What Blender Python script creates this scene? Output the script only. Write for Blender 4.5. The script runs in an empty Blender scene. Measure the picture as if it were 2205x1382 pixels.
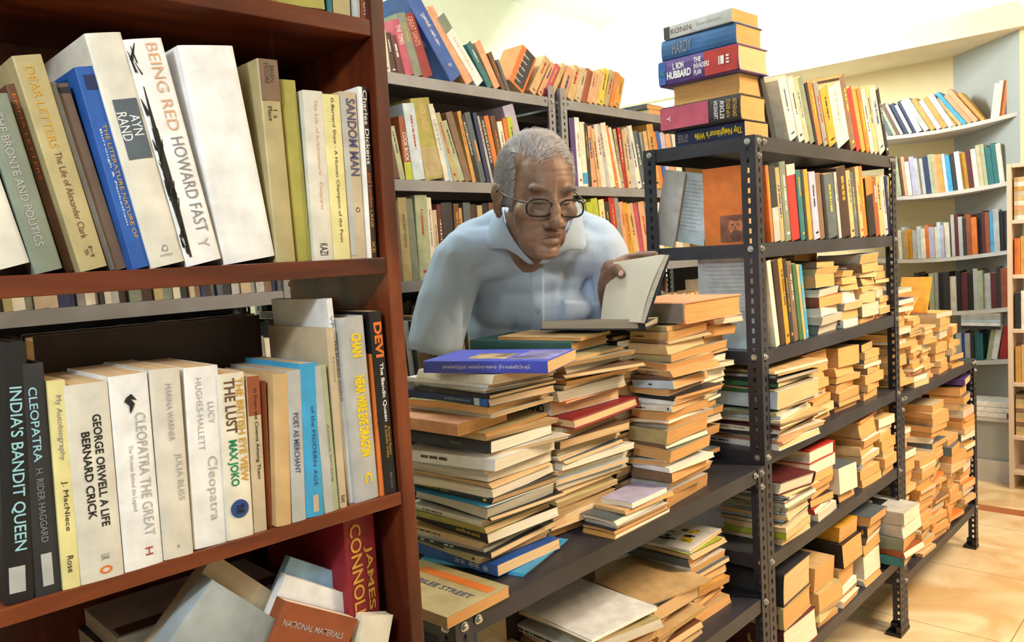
import bpy, bmesh, math, random
from mathutils import Vector, Matrix, noise
from math import sin, cos, pi, radians

# ------------------------------------------------------------------ camera
IW, IH = 2205, 1382
F_PX, PITCH, ROLL, CY = 1736.8, 0.0741, -0.0547, 680.1
EYE = Vector((0, 0, 1.386))
_c, _s = cos(PITCH), sin(PITCH)
_fwd = Vector((0, _c, -_s)); _up = Vector((0, _s, _c)); _rt = Vector((1, 0, 0))
_cr, _sr = cos(ROLL), sin(ROLL)
CR = _rt * _cr + _up * _sr
CU = _up * _cr - _rt * _sr
cd = bpy.data.cameras.new('camera'); cam = bpy.data.objects.new('camera', cd)
bpy.context.scene.collection.objects.link(cam)
m = Matrix((CR, CU, -_fwd)).transposed().to_4x4(); m.translation = EYE
cam.matrix_world = m
cd.sensor_fit = 'HORIZONTAL'; cd.sensor_width = 36.0
cd.lens = 36.0 * F_PX / IW
cd.shift_y = (CY - IH / 2) / IW
cd.clip_start = 0.05; cd.clip_end = 50
bpy.context.scene.camera = cam

# ------------------------------------------------------------------ light and exposure
sc = bpy.context.scene
sc.view_settings.view_transform = 'Standard'; sc.view_settings.look = 'None'
sc.view_settings.gamma = 1; sc.view_settings.use_curve_mapping = False
sc.view_settings.exposure = 0.12
w = bpy.data.worlds.new('world'); sc.world = w; w.use_nodes = True
w.node_tree.nodes['Background'].inputs[0].default_value = (0.9, 0.95, 1, 1)
w.node_tree.nodes['Background'].inputs[1].default_value = 0.3
TH = 0.8219                       # direction of the metal racks
AX, AY = 0.6057, 1.9651           # near corner of the tall rack

def lamp(name, loc, target, size, power, col, sy=None):
    l = bpy.data.lights.new(name, 'AREA'); l.shape = 'RECTANGLE'; l.size = size; l.size_y = sy or size
    l.energy = power; l.color = col
    o = bpy.data.objects.new(name, l); sc.collection.objects.link(o)
    o.location = loc
    d = Vector(target) - Vector(loc); o.rotation_euler = d.to_track_quat('-Z', 'Y').to_euler()
    return o
def RW(s, wd, z):                 # rack frame -> world
    return Vector((AX + cos(TH) * s - sin(TH) * wd, AY + sin(TH) * s + cos(TH) * wd, z))
# warm lamps over the aisle on the right, cool tubes over the left part of the room
lamp('aisle_lamp', RW(0.8, -1.7, 2.8), RW(0.5, 0, 0.8), 0.35, 46, (1.0, 0.75, 0.50), 1.0).data.spread = radians(115)
lamp('aisle_lamp', RW(2.3, -1.2, 2.9), RW(2.2, 0.3, 0.3), 0.4, 30, (1.0, 0.80, 0.58), 1.0).data.spread = radians(130)
lamp('room_tube_lamp', Vector((-0.35, -0.55, 2.35)), Vector((-0.1, 1.2, 1.25)), 0.30, 11, (0.86, 0.95, 1.0), 1.0)
lamp('camera_flash', Vector((-0.42, -0.22, 1.92)), Vector((0.0, 1.3, 1.15)), 0.09, 7.5, (0.92, 0.97, 1.0), 0.09)
lamp('reading_aisle_tube_lamp', RW(-0.6, 0.75, 2.95), RW(-0.6, 0.5, 1.0), 0.25, 14, (0.86, 0.94, 1.0), 1.2)
lamp('back_wall_tube_lamp', RW(-0.6, 2.35, 2.15), RW(-0.4, 2.8, 2.9), 0.25, 95, (0.93, 1.0, 0.97), 2.2).data.spread = radians(150)
lamp('far_corner_tube_lamp', RW(1.9, 1.7, 2.98), RW(3.0, 1.4, 2.0), 0.3, 95, (0.93, 1.0, 0.99), 1.2)

# ------------------------------------------------------------------ helpers
class Frame:
    def __init__(s, th, ox=0, oy=0):
        s.th = th; s.D = Vector((cos(th), sin(th), 0)); s.N = Vector((-sin(th), cos(th), 0)); s.O = Vector((ox, oy, 0))
    def P(s, a, b, z): return s.O + s.D * a + s.N * b + Vector((0, 0, z))
    def loc(s, P): q = P - s.O; return q.dot(s.D), q.dot(s.N), q.z
def ray(px, py):
    a = (px - IW / 2) / F_PX; b = -(py - CY) / F_PX
    return CR * a + CU * b + _fwd
def hit_n(F, px, py, n):          # meets the upright plane at depth n of a frame -> (s, n, z)
    r = ray(px, py); t = (n - (EYE - F.O).dot(F.N)) / r.dot(F.N); return F.loc(EYE + r * t)
def hit_z(F, px, py, z):
    r = ray(px, py); t = (z - EYE.z) / r.z; return F.loc(EYE + r * t)
def hit_s(F, px, py, s):
    r = ray(px, py); t = (s - (EYE - F.O).dot(F.D)) / r.dot(F.D); return F.loc(EYE + r * t)
FR = Frame(TH, AX, AY); FB = Frame(0.8084); FS = Frame(0.7626)
Z = Vector((0, 0, 1))
col = sc.collection

def lin(c):
    return tuple(((v / 12.92) if v <= 0.04045 else ((v + 0.055) / 1.055) ** 2.4) for v in c)
def hexc(h): return lin(tuple(int(h[i:i + 2], 16) / 255 for i in (0, 2, 4)))
_mc = {}
def N_(nt, t, **k):
    n = nt.nodes.new(t)
    for a, b in k.items(): setattr(n, a, b)
    return n
def mat(name, c, rough=0.6, metal=0.0, var=0.12, scale=40, bump=0.0, spec=0.5, stretch=None, coat=0):
    key = (name, c)
    if key in _mc: return _mc[key]
    m = bpy.data.materials.new(name); m.use_nodes = True; nt = m.node_tree
    b = nt.nodes['Principled BSDF']; b.inputs['Roughness'].default_value = rough; b.inputs['Metallic'].default_value = metal
    b.inputs['Specular IOR Level'].default_value = spec; b.inputs['Coat Weight'].default_value = coat
    tc = N_(nt, 'ShaderNodeTexCoord'); mp = N_(nt, 'ShaderNodeMapping')
    mp.inputs['Scale'].default_value = stretch or (1, 1, 1)
    nz = N_(nt, 'ShaderNodeTexNoise'); nz.inputs['Scale'].default_value = scale; nz.inputs['Detail'].default_value = 5
    nt.links.new(tc.outputs['Object'], mp.inputs[0]); nt.links.new(mp.outputs[0], nz.inputs['Vector'])
    mx = N_(nt, 'ShaderNodeMix', data_type='RGBA')
    mx.inputs[6].default_value = (*[v * (1 - var * 1.4) for v in c], 1); mx.inputs[7].default_value = (*[min(1, v * (1 + var)) for v in c], 1)
    rp = N_(nt, 'ShaderNodeMapRange'); rp.inputs[1].default_value = 0.3; rp.inputs[2].default_value = 0.7
    nt.links.new(nz.outputs[0], rp.inputs[0]); nt.links.new(rp.outputs[0], mx.inputs[0]); nt.links.new(mx.outputs[2], b.inputs['Base Color'])
    if bump:
        bp = N_(nt, 'ShaderNodeBump'); bp.inputs['Strength'].default_value = bump; bp.inputs['Distance'].default_value = 0.002
        nt.links.new(nz.outputs[0], bp.inputs['Height']); nt.links.new(bp.outputs[0], b.inputs['Normal'])
    _mc[key] = m; return m
def pages_mat(name, c):
    key = (name, c)
    if key in _mc: return _mc[key]
    m = mat(name, c, 0.85, var=0.16, scale=9, stretch=(1, 1, 90), bump=0.25, spec=0.2); return m
PAGE = {'old': pages_mat('yellowed_pages', hexc('dba76c')), 'tan': pages_mat('tan_pages', hexc('e0be90')), 'white': pages_mat('white_pages', hexc('ece2cc')),
        'grey': pages_mat('grey_pages', hexc('cdc5b4')), 'brown': pages_mat('browned_pages', hexc('bd8f5c'))}
PAL = dict(white='f1f2f1', cream='eae4d2', ivory='ddd9cc', tan='cfae7c', beige='c9b89a', ochre='c99a4e', yellow='dfc63c', lemon='e6dd9c', gold='cf9b30',
           orange='dd7a35', peach='e3a67e', pink='d9a39a', rose='b9506a', red='b5302c', crimson='8c1f2a', maroon='5c2328', brown='6b452f', rust='98502f',
           chocolate='3d2a22', black='17171a', charcoal='2e2f33', grey='8f918e', silver='b9bbba', slate='56626b', navy='24305a', blue='2a5cad', azure='3fa3d8',
           sky='9cc3e0', paleblue='c3d6e2', lavender='b9b6d6', purple='5a3f86', teal='2c7076', green='3d7048', olive='a6a04e', lime='b5c23c', sage='a9b494',
           mint='a9c9a4', graygreen='7e8878', khaki='b3a577', coffee='7d6450')
NAMEFIX = dict(paleblue='pale blue', sky='sky blue', graygreen='grey-green', slate='slate grey', azure='bright blue', coffee='coffee brown', ochre='ochre yellow', chocolate='dark brown', silver='silver grey')
def cname(k): return NAMEFIX.get(k, k)
def cmat(k): return mat('cover_' + k, hexc(PAL[k]), 0.5, var=0.13, scale=28, bump=0.12)
METAL_D = mat('dark_rack_paint', hexc('343640'), 0.42, metal=0.15, var=0.25, scale=9, bump=0.05)
METAL_G = mat('grey_rack_paint', hexc('8f9094'), 0.45, metal=0.1, var=0.12, scale=9)
BOLT = mat('zinc_bolt', hexc('c9cccb'), 0.3, metal=0.8, var=0.2, scale=60)
INK = {k: mat('ink_' + k, hexc(v), 0.5, var=0.05) for k, v in dict(black='202020', white='f2f2ee', yellow='f0d020', gold='d0a040', grey='8b8b90', palegrey='b4b0ae', cyan='9ccfda', green='1f8a5a', orange='e2762a', blue='2a4a8a', red='b03030', brown='6a4a35', paleorange='dcae8c', blue2='4b4f78').items()}

def new_obj(name, me, mt=None, parent=None):
    o = bpy.data.objects.new(name, me); col.objects.link(o)
    if mt is not None and me is not None and not me.materials:
        for q in (mt if isinstance(mt, (list, tuple)) else [mt]): me.materials.append(q)
    if parent: o.parent = parent
    return o
def tag(o, label=None, cat=None, group=None, kind=None):
    if label: o['label'] = label
    if cat: o['category'] = cat
    if group: o['group'] = group
    if kind: o['kind'] = kind
    return o
def empty(name, mw):
    o = bpy.data.objects.new(name, None); col.objects.link(o); o.empty_display_size = 0.03; o.matrix_world = mw; return o
def mesh(name, vs, fs, mi=None, smooth=False):
    me = bpy.data.meshes.new(name); me.from_pydata([tuple(v) for v in vs], [], fs)
    if mi: me.polygons.foreach_set('material_index', mi)
    if smooth: me.polygons.foreach_set('use_smooth', [True] * len(fs))
    me.update(); return me
class MB:
    def __init__(s): s.v = []; s.f = []; s.m = []
    def hexa(s, p, mi=0):          # 8 points: bottom 4 ccw, top 4 ccw
        i = len(s.v); s.v += [Vector(q) for q in p]
        for q in ((3, 2, 1, 0), (4, 5, 6, 7), (0, 1, 5, 4), (1, 2, 6, 5), (2, 3, 7, 6), (3, 0, 4, 7)):
            s.f.append(tuple(i + k for k in q)); s.m.append(mi)
    def box(s, x0, x1, y0, y1, z0, z1, mi=0, M=None):
        p = [Vector(q) for q in ((x0, y0, z0), (x1, y0, z0), (x1, y1, z0), (x0, y1, z0), (x0, y0, z1), (x1, y0, z1), (x1, y1, z1), (x0, y1, z1))]
        if M: p = [M @ q for q in p]
        s.hexa(p, mi)
    def fbox(s, F, s0, s1, n0, n1, z0, z1, mi=0):
        s.hexa([F.P(a, b, c) for (a, b, c) in ((s0, n0, z0), (s1, n0, z0), (s1, n1, z0), (s0, n1, z0), (s0, n0, z1), (s1, n0, z1), (s1, n1, z1), (s0, n1, z1))], mi)
    def cyl(s, c, ax, r, h, n=12, mi=0, r2=None):
        ax = Vector(ax).normalized(); u = ax.orthogonal().normalized(); v = ax.cross(u); c = Vector(c); i = len(s.v); r2 = r if r2 is None else r2
        for k in range(n):
            a = 2 * pi * k / n; s.v.append(c + (u * cos(a) + v * sin(a)) * r)
        for k in range(n):
            a = 2 * pi * k / n; s.v.append(c + ax * h + (u * cos(a) + v * sin(a)) * r2)
        s.f.append(tuple(i + n - 1 - k for k in range(n))); s.m.append(mi); s.f.append(tuple(i + n + k for k in range(n))); s.m.append(mi)
        for k in range(n):
            j = (k + 1) % n; s.f.append((i + k, i + j, i + n + j, i + n + k)); s.m.append(mi)
    def build(s, name, mt, parent=None, smooth=False, bevel=0):
        o = new_obj(name, mesh(name, s.v, s.f, s.m, smooth), mt, parent)
        if bevel:
            b = o.modifiers.new('bevel', 'BEVEL'); b.width = bevel; b.segments = 2; b.limit_method = 'ANGLE'
        return o

_tc = {}
def lettering(txt, parent, mt, M, length=None, height=None, bold=0.0, name='lettering', align='CENTER', spacing=1.0):
    """flat letters as a mesh; M maps text plane (x right, y up) to the parent's space; fitted to length x height"""
    cu = bpy.data.curves.new('t', 'FONT'); cu.body = txt; cu.size = 1.0; cu.align_x = align; cu.align_y = 'CENTER'; cu.offset = bold; cu.space_character = spacing
    cu.resolution_u = 3; cu.space_line = 0.85
    t = bpy.data.objects.new('t', cu); col.objects.link(t)
    bpy.context.view_layer.update()
    me = bpy.data.meshes.new_from_object(t.evaluated_get(bpy.context.evaluated_depsgraph_get()))
    bpy.data.objects.remove(t); bpy.data.curves.remove(cu)
    if not me.vertices: return None
    xs = [v.co.x for v in me.vertices]; ys = [v.co.y for v in me.vertices]
    w0 = max(xs) - min(xs); h0 = max(ys) - min(ys); cx = (max(xs) + min(xs)) / 2; cy = (max(ys) + min(ys)) / 2
    sx = length / w0 if length else (height / h0); sy = height / h0 if height else sx
    for v in me.vertices: v.co = M @ Vector(((v.co.x - cx) * sx, (v.co.y - cy) * sy, 0.0))
    me.materials.clear(); me.name = name
    return new_obj(name, me, mt, parent)

ORD = 'first second third fourth fifth sixth seventh eighth ninth tenth eleventh twelfth thirteenth fourteenth fifteenth sixteenth seventeenth eighteenth nineteenth twentieth'.split()
def ordw(i):
    if i < 20: return ORD[i]
    t = {2: 'twenty', 3: 'thirty', 4: 'forty'}[(i + 1) // 10]
    r = (i + 1) % 10
    return {2: 'twentieth', 3: 'thirtieth', 4: 'fortieth'}[(i + 1) // 10] if r == 0 else t + '-' + ORD[r - 1]

# ------------------------------------------------------------------ books
STUFF = MB(); STUFF_M = []; STUFF_I = {}
def stuff_mat(m):
    if m.name not in STUFF_I: STUFF_I[m.name] = len(STUFF_M); STUFF_M.append(m)
    return STUFF_I[m.name]
def cover_mesh(L, W, T, bt, rnd, warp, hard, nx=7):
    """C-shaped case: boards above and below the pages joined by the spine. x length, y spine->fore edge, z thickness"""
    prof = []
    ns = 6
    y1 = W
    prof.append((y1, 0)); prof.append((W * 0.66, 0)); prof.append((W * 0.33, 0)); prof.append((rnd + 0.004, 0))
    for k in range(ns + 1):
        a = -pi / 2 + pi * k / ns
        prof.append((rnd * (1 - max(0, cos(a)) ** 0.8) if True else 0, T / 2 + T / 2 * sin(a)))
    prof += [(rnd + 0.004, T), (W * 0.33, T), (W * 0.66, T), (y1, T)]
    inner = []
    for (y, z) in prof:
        zz = min(max(z, bt), T - bt); yy = y
        if y <= rnd + 0.0001: yy = y + bt
        inner.append((yy, zz))
    n = len(prof); vs = []; fs = []
    for i in range(nx + 1):
        x = L * i / nx
        for (y, z) in prof: vs.append(Vector((x, y, z)))
        for (y, z) in inner: vs.append(Vector((x, y, z)))
    R = 2 * n
    for i in range(nx):
        a = i * R; b = a + R
        for k in range(n - 1):
            fs.append((a + k, a + k + 1, b + k + 1, b + k)); fs.append((a + n + k + 1, a + n + k, b + n + k, b + n + k + 1))
        fs.append((a, b, b + n, a + n)); fs.append((a + n - 1, a + 2 * n - 1, b + 2 * n - 1, b + n - 1))
    for k in range(n - 1):
        fs.append((k + 1, k, n + k, n + k + 1)); e = nx * R; fs.append((e + k, e + k + 1, e + n + k + 1, e + n + k))
    return vs, fs
def block_mesh(L, W, T, bt, rnd, inset, hollow, nx=7):
    vs = []; fs = []; ny = 4
    x0, x1 = inset, L - inset; y0, y1 = rnd * 0.7 + bt, W - inset
    nz = 3
    def pt(i, j, k):
        z = bt + (T - 2 * bt) * k / nz; y = y0 + (y1 - y0) * j / ny
        if j == ny: y -= hollow * sin(pi * k / nz)
        return Vector((x0 + (x1 - x0) * i / nx, y, z))
    idx = {}
    for i in range(nx + 1):
        for j in range(ny + 1):
            for k in range(nz + 1):
                if i in (0, nx) or j in (0, ny) or k in (0, nz): idx[i, j, k] = len(vs); vs.append(pt(i, j, k))
    g = lambda *a: idx[a]
    for i in range(nx):
        for j in range(ny):
            fs.append((g(i, j, 0), g(i, j + 1, 0), g(i + 1, j + 1, 0), g(i + 1, j, 0))); fs.append((g(i, j, nz), g(i + 1, j, nz), g(i + 1, j + 1, nz), g(i, j + 1, nz)))
        for k in range(nz):
            fs.append((g(i, 0, k), g(i + 1, 0, k), g(i + 1, 0, k + 1), g(i, 0, k + 1))); fs.append((g(i, ny, k), g(i, ny, k + 1), g(i + 1, ny, k + 1), g(i + 1, ny, k)))
    for j in range(ny):
        for k in range(nz):
            fs.append((g(0, j, k), g(0, j, k + 1), g(0, j + 1, k + 1), g(0, j + 1, k))); fs.append((g(nx, j, k), g(nx, j + 1, k), g(nx, j + 1, k + 1), g(nx, j, k + 1)))
    return vs, fs
RG = random.Random(7)
NBOOK = [0]
def book(M, L, W, T, c, hard=False, page='tan', warp=0.0, label='', group=None, simple=False, stuff=False, sm=None, name='book', rnd=None, seed=None):
    """M: matrix with columns length, depth (spine to fore edge), thickness and origin at spine corner"""
    rg = random.Random(seed if seed is not None else RG.random())
    bt = 0.0026 if hard else 0.0009
    bt = min(bt, T * 0.2)
    if rnd is None: rnd = min(T * 0.22, 0.007) if hard else min(T * 0.05, 0.0015)
    inset = 0.003 if hard else 0.0004
    cm = sm or cmat(c)
    if stuff:
        i = stuff_mat(cm); j = stuff_mat(PAGE[page]); s = STUFF
        s.box(0, L, 0, W, 0, bt, i, M); s.box(0, L, 0, W, T - bt, T, i, M); s.box(0, L, 0, bt, bt, T - bt, i, M)
        s.box(inset, L - inset, bt, W - inset, bt, T - bt, j, M)
        return None
    NBOOK[0] += 1
    if len(label.split()) > 16: label = label.replace(', topmost', ', top one').replace(' from the top', ' from top')
    if len(label.split()) > 16 and label.split()[0] in ('thick', 'slim', 'tall'): label = ' '.join(label.split()[1:])
    cv, cf = cover_mesh(L, W, T, bt, rnd, warp, hard)
    pv, pf = block_mesh(L, W, T, bt, rnd, inset, 0.004 if hard else 0.001)
    if warp:
        a1 = rg.uniform(-1, 1) * warp; a2 = rg.uniform(-1, 1) * warp; a3 = rg.uniform(-.5, 1) * warp; sh = rg.uniform(-1, 1) * warp * 1.2; ph = rg.uniform(0, 6)
        for V in (cv, pv):
            for v in V:
                u = v.x / L; q = v.y / W; k = v.z / T
                v.z += min(T * .45, warp * 2) * (0.25 * sin(pi * u * 1.3 + ph) * q + 0.25 * sin(3 * q + ph) * (u - .5)) * (1 if V is cv or True else 0)
                v.y += sh * (k - .5) * 1.5; v.x += a1 * (k - .5) * 1.5
    root = empty(name, M)
    tag(root, label, 'book', group)
    new_obj('cover', mesh('cover', cv, cf), cm, root)
    new_obj('page_block', mesh('page_block', pv, pf), PAGE[page], root)
    return root
def basis(ex, ey, ez, o):
    M = Matrix((ex, ey, ez)).transposed().to_4x4(); M.translation = o; return M

def standing(F, s, n, z, lean, L, W, T, c, flip=False, yaw=0.0, **k):
    """upright book whose bottom left corner touches the shelf at (s, n, z); lean>0 tips its top to the left (-s)"""
    D = F.D * cos(yaw) + F.N * sin(yaw); N = F.N * cos(yaw) - F.D * sin(yaw)
    ex = Z * cos(lean) - D * sin(lean); Tv = D * cos(lean) + Z * sin(lean)
    zb = 0.0 if lean >= 0 else -T * sin(lean)
    o = F.P(s, n, z) + Z * zb
    # origin = bottom right corner of the spine, thickness running to the left
    return book(basis(ex, N, -Tv, o + Tv * T), L, W, T, c, **k)
SPINE_DOWN = Matrix(((-1, 0, 0, 0), (0, 0, 1, 0), (0, -1, 0, 0), (0, 0, 0, 1)))   # text x -> -X, text y -> -Z
SPINE_LYING = Matrix(((1, 0, 0, 0), (0, 0, -1, 0), (0, 1, 0, 0), (0, 0, 0, 1)))
def spine_text(b, L, T, txt, ink, frac=(0.1, 0.9), hfrac=0.5, zc=0.5, bold=0.0, down=True, align='CENTER', rev=False, lift=0.0007):
    """letters on the spine; frac measured from the top (down) or from the left (lying)"""
    if b is None: return
    ln = (frac[1] - frac[0]) * L; mid = (frac[0] + frac[1]) / 2
    if down: M = Matrix.Translation((L * (1 - mid), -lift, T * zc)) @ SPINE_DOWN
    else: M = Matrix.Translation((L * mid, -lift, T * zc)) @ SPINE_LYING
    if rev: M = M @ Matrix.Rotation(pi, 4, 'Z')
    return lettering(txt, b, INK[ink], M, ln, T * hfrac, bold, 'spine_lettering')
def spine_patch(b, L, T, frac, c, zr=(0.02, 0.98), down=True, name='spine_label', lift=0.0004, sm=None):
    x0, x1 = (L * (1 - frac[1]), L * (1 - frac[0])) if down else (L * frac[0], L * frac[1])
    q = MB(); q.box(x0, x1, -lift, 0.0003, T * zr[0], T * zr[1]); return q.build(name, sm or cmat(c), b)
# ------------------------------------------------------------------ room
def struct(name, mb, mt):
    o = mb.build(name, mt); o['kind'] = 'structure'; return o
WALL = mat('cream_wall_paint', hexc('f1f2dc'), 0.8, var=0.05, scale=2.5)
WALLW = mat('white_wall_paint', hexc('f0f3ea'), 0.8, var=0.03, scale=2.0)
LINTEL = mat('lintel_plaster', hexc('efe3c4'), 0.8, var=0.05, scale=5, bump=0.1)
CREAM = mat('warm_cream_paint', hexc('f0dcae'), 0.8, var=0.05, scale=3)
GREYP = mat('grey_alcove_paint', hexc('a9adac'), 0.75, var=0.06, scale=3)
SLAB = mat('shelf_slab_paint', hexc('c9c6c2'), 0.6, var=0.08, scale=6)
SW, WC, ZC = 3.3, 2.8, 3.09       # right wall, back wall, ceiling
def floor_material():
    m = bpy.data.materials.new('glossy_floor_tiles'); m.use_nodes = True; nt = m.node_tree; b = nt.nodes['Principled BSDF']
    tc = N_(nt, 'ShaderNodeTexCoord'); mp = N_(nt, 'ShaderNodeMapping'); mp.inputs['Rotation'].default_value = (0, 0, -TH)
    br = N_(nt, 'ShaderNodeTexBrick'); br.offset = 0; br.inputs['Scale'].default_value = 1.0
    br.inputs['Brick Width'].default_value = 0.6; br.inputs['Row Height'].default_value = 0.6; br.inputs['Mortar Size'].default_value = 0.0022
    br.inputs['Mortar'].default_value = (*hexc('a8916c'), 1)
    nz = N_(nt, 'ShaderNodeTexNoise'); nz.inputs['Scale'].default_value = 3.2; nz.inputs['Detail'].default_value = 6; nz.inputs['Distortion'].default_value = 1.6
    cr = N_(nt, 'ShaderNodeValToRGB'); cr.color_ramp.elements[0].position = 0.35; cr.color_ramp.elements[1].position = 0.66
    cr.color_ramp.elements[0].color = (*hexc('d9b684'), 1); cr.color_ramp.elements[1].color = (*hexc('efdcb8'), 1)
    nt.links.new(tc.outputs['Object'], mp.inputs[0]); nt.links.new(mp.outputs[0], br.inputs['Vector']); nt.links.new(mp.outputs[0], nz.inputs['Vector'])
    nt.links.new(nz.outputs[0], cr.inputs[0]); nt.links.new(cr.outputs[0], br.inputs['Color1']); nt.links.new(cr.outputs[0], br.inputs['Color2'])
    nt.links.new(br.outputs['Color'], b.inputs['Base Color']); b.inputs['Roughness'].default_value = 0.22
    return m
q = MB(); q.fbox(FR, -3.4, 4.3, -3.4, WC, -0.06, 0); struct('floor', q, floor_material())
q = MB(); q.fbox(FR, -3.4, 4.3, -3.4, WC, ZC, ZC + 0.06); struct('ceiling', q, WALLW)
q = MB(); q.fbox(FR, -3.5, 4.3, WC, WC + 0.1, 0, ZC); struct('wall_back', q, WALL)
q = MB(); q.fbox(FR, -3.5, -3.4, -3.4, WC, 0, ZC); struct('wall_left', q, WALLW)
q = MB(); q.fbox(FR, -3.5, 4.3, -3.5, -3.4, 0, ZC); struct('wall_front', q, WALLW)
# right wall with the built-in bookcase niche
NJ0, NJ1, ZL = 0.06, 1.75, 2.45
q = MB(); q.fbox(FR, SW, SW + 1.0, -3.4, NJ0, 0, ZC); q.fbox(FR, SW, SW + 1.0, NJ1, WC, 0, ZC); q.fbox(FR, SW, SW + 1.0, NJ0, NJ1, 2.60, ZC)
o = struct('wall_right', q, WALLW)
q = MB(); q.fbox(FR, SW - 0.07, SW + 0.55, -1.5, NJ1 + 0.9, ZL, ZL + 0.105, 0); q.fbox(FR, SW + 0.0, SW + 0.5, NJ0, NJ1, ZL + 0.1, 2.6)
struct('trim_1', q, LINTEL)
q = MB(); q.fbox(FR, SW - 0.012, SW, -3.3, NJ0, 1.60, ZL); struct('trim_2', q, CREAM)
# niche: cream rear panel and grey slanting side panel
SB = SW + 0.42
wc = hit_s(FR, 2053, 200, SB)[1]
q = MB(); q.fbox(FR, SB, SB + 0.05, wc, NJ1, 0, 2.6); struct('wall_niche_rear', q, CREAM)
q = MB(); q.hexa([FR.P(*p, 0) for p in ((SW + .002, NJ0), (SW + 0.12, NJ0 - 0.04 + .04), (SB + 0.05, wc - .0), (SB, wc))] + [FR.P(*p, 2.6) for p in ((SW + .002, NJ0), (SW + 0.12, NJ0), (SB + 0.05, wc), (SB, wc))]); struct('wall_niche_side', q, GREYP)
NZ = [2.02, 1.655, 1.275, 0.955, 0.66]
def niche_shelf(i, z):
    q = MB(); n = 12; w0, w1 = NJ0 + 0.005, NJ1 - 0.01
    for k in range(n):
        a = w0 + (w1 - w0) * k / n; b = w0 + (w1 - w0) * (k + 1) / n
        def sf(w): t = (w - w0) / 0.9; return SW + 0.02 + 0.03 * sin(pi * min(1, t))
        def zs(w): t = (w - w0) / 0.95; return z - 0.03 * sin(pi * min(1, max(0, t))) ** 1.0 - 0.02 * min(1, t)
        def sb(w): return SB if w > wc else SW + 0.06 + (SB - SW - .06) * max(0, (w - NJ0 - 0.005)) / (wc - NJ0)
        q.hexa([FR.P(sf(a), a, zs(a) - .022), FR.P(max(sb(a), sf(a) + .002), a, zs(a) - .022), FR.P(max(sb(b), sf(b) + .002), b, zs(b) - .022), FR.P(sf(b), b, zs(b) - .022),
                FR.P(sf(a), a, zs(a)), FR.P(max(sb(a), sf(a) + .002), a, zs(a)), FR.P(max(sb(b), sf(b) + .002), b, zs(b)), FR.P(sf(b), b, zs(b))])
    o = q.build('niche_shelf', SLAB); o['kind'] = 'structure'; o.name = 'trim_%d' % (i + 3)
    return o
for i, z in enumerate(NZ): niche_shelf(i, z)
def niche_top(w, z):
    t = (w - NJ0) / 0.95; return z - 0.03 * sin(pi * min(1, max(0, t))) - 0.02 * min(1, t)
# closed cupboard under the niche shelves
q = MB(); q.fbox(FR, SW - 0.17, SW - 0.002, NJ0 + .02, 0.85, 0.12, 0.34)
c = q.build('body', GREYP, None, bevel=.003); cup = empty('base_cupboard', Matrix.Translation(FR.P(SW - .09, .45, 0))); c.parent = cup; c.matrix_parent_inverse = cup.matrix_world.inverted()
tag(cup, 'low grey cupboard at the foot of the built-in bookcase', 'cupboard')
q = MB(); q.fbox(FR, SW - 0.20, SW - 0.002, NJ0 + .01, 0.87, 0.34, 0.36); p = q.build('top_panel', SLAB, cup); p.matrix_parent_inverse = cup.matrix_world.inverted()
q = MB(); q.fbox(FR, SW - 0.19, SW - 0.002, NJ0 + .01, 0.87, 0.0, 0.12); p = q.build('plinth', SLAB, cup); p.matrix_parent_inverse = cup.matrix_world.inverted()
# red-brown tile strip in the floor
q = MB(); q.fbox(FR, 2.57, 2.66, -3.3, 2.7, 0, 0.0015); struct('trim_9', q, mat('redbrown_floor_border', hexc('b0673a'), 0.3, var=0.1))

# ------------------------------------------------------------------ slotted steel racks
def angle_post(F, sc_, nc, ds, dn, z1, name, mt, parent, w=0.037):
    """L-shaped slotted upright with its corner at (sc_, nc); flanges run along ds (+-s) and dn (+-n)"""
    vs = []; fs = []
    us = [0, 0.0145, 0.0225, w]; zs = [0.0]
    z = 0.012
    while z < z1 - 0.02: zs += [z, z + 0.0125]; z += 0.0245
    zs.append(z1)
    for fl in (0, 1):
        i0 = len(vs)
        for zz in zs:
            for u in us: vs.append(F.P(sc_ + ds * u, nc, zz) if fl == 0 else F.P(sc_, nc + dn * u, zz))
        for r in range(len(zs) - 1):
            for k in range(3):
                if k == 1 and r % 2 == 1: continue
                a = i0 + r * 4 + k; f = (a, a + 1, a + 5, a + 4)
                flip = (ds * (1 if fl == 0 else -1) * (1 if fl == 0 else 1)) < 0 if fl == 0 else dn < 0
                fs.append(f[::-1] if flip else f)
    o = new_obj(name, mesh(name, vs, fs), mt, parent); o.matrix_parent_inverse = parent.matrix_world.inverted()
    sm = o.modifiers.new('thickness', 'SOLIDIFY'); sm.thickness = 0.0022; sm.offset = 0
    return o
def bolt(p, ax, parent, r=0.0062):
    q = MB(); q.cyl(p, ax, r * 1.25, 0.0012, 14); q.cyl(Vector(p) + Vector(ax) * 0.0012, ax, r, 0.0035, 6, r2=r * 0.92); q.cyl(Vector(p) + Vector(ax) * 0.0045, ax, r * .55, 0.0028, 10)
    o = q.build('bolt', BOLT, parent); o.matrix_parent_inverse = parent.matrix_world.inverted(); return o
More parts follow.
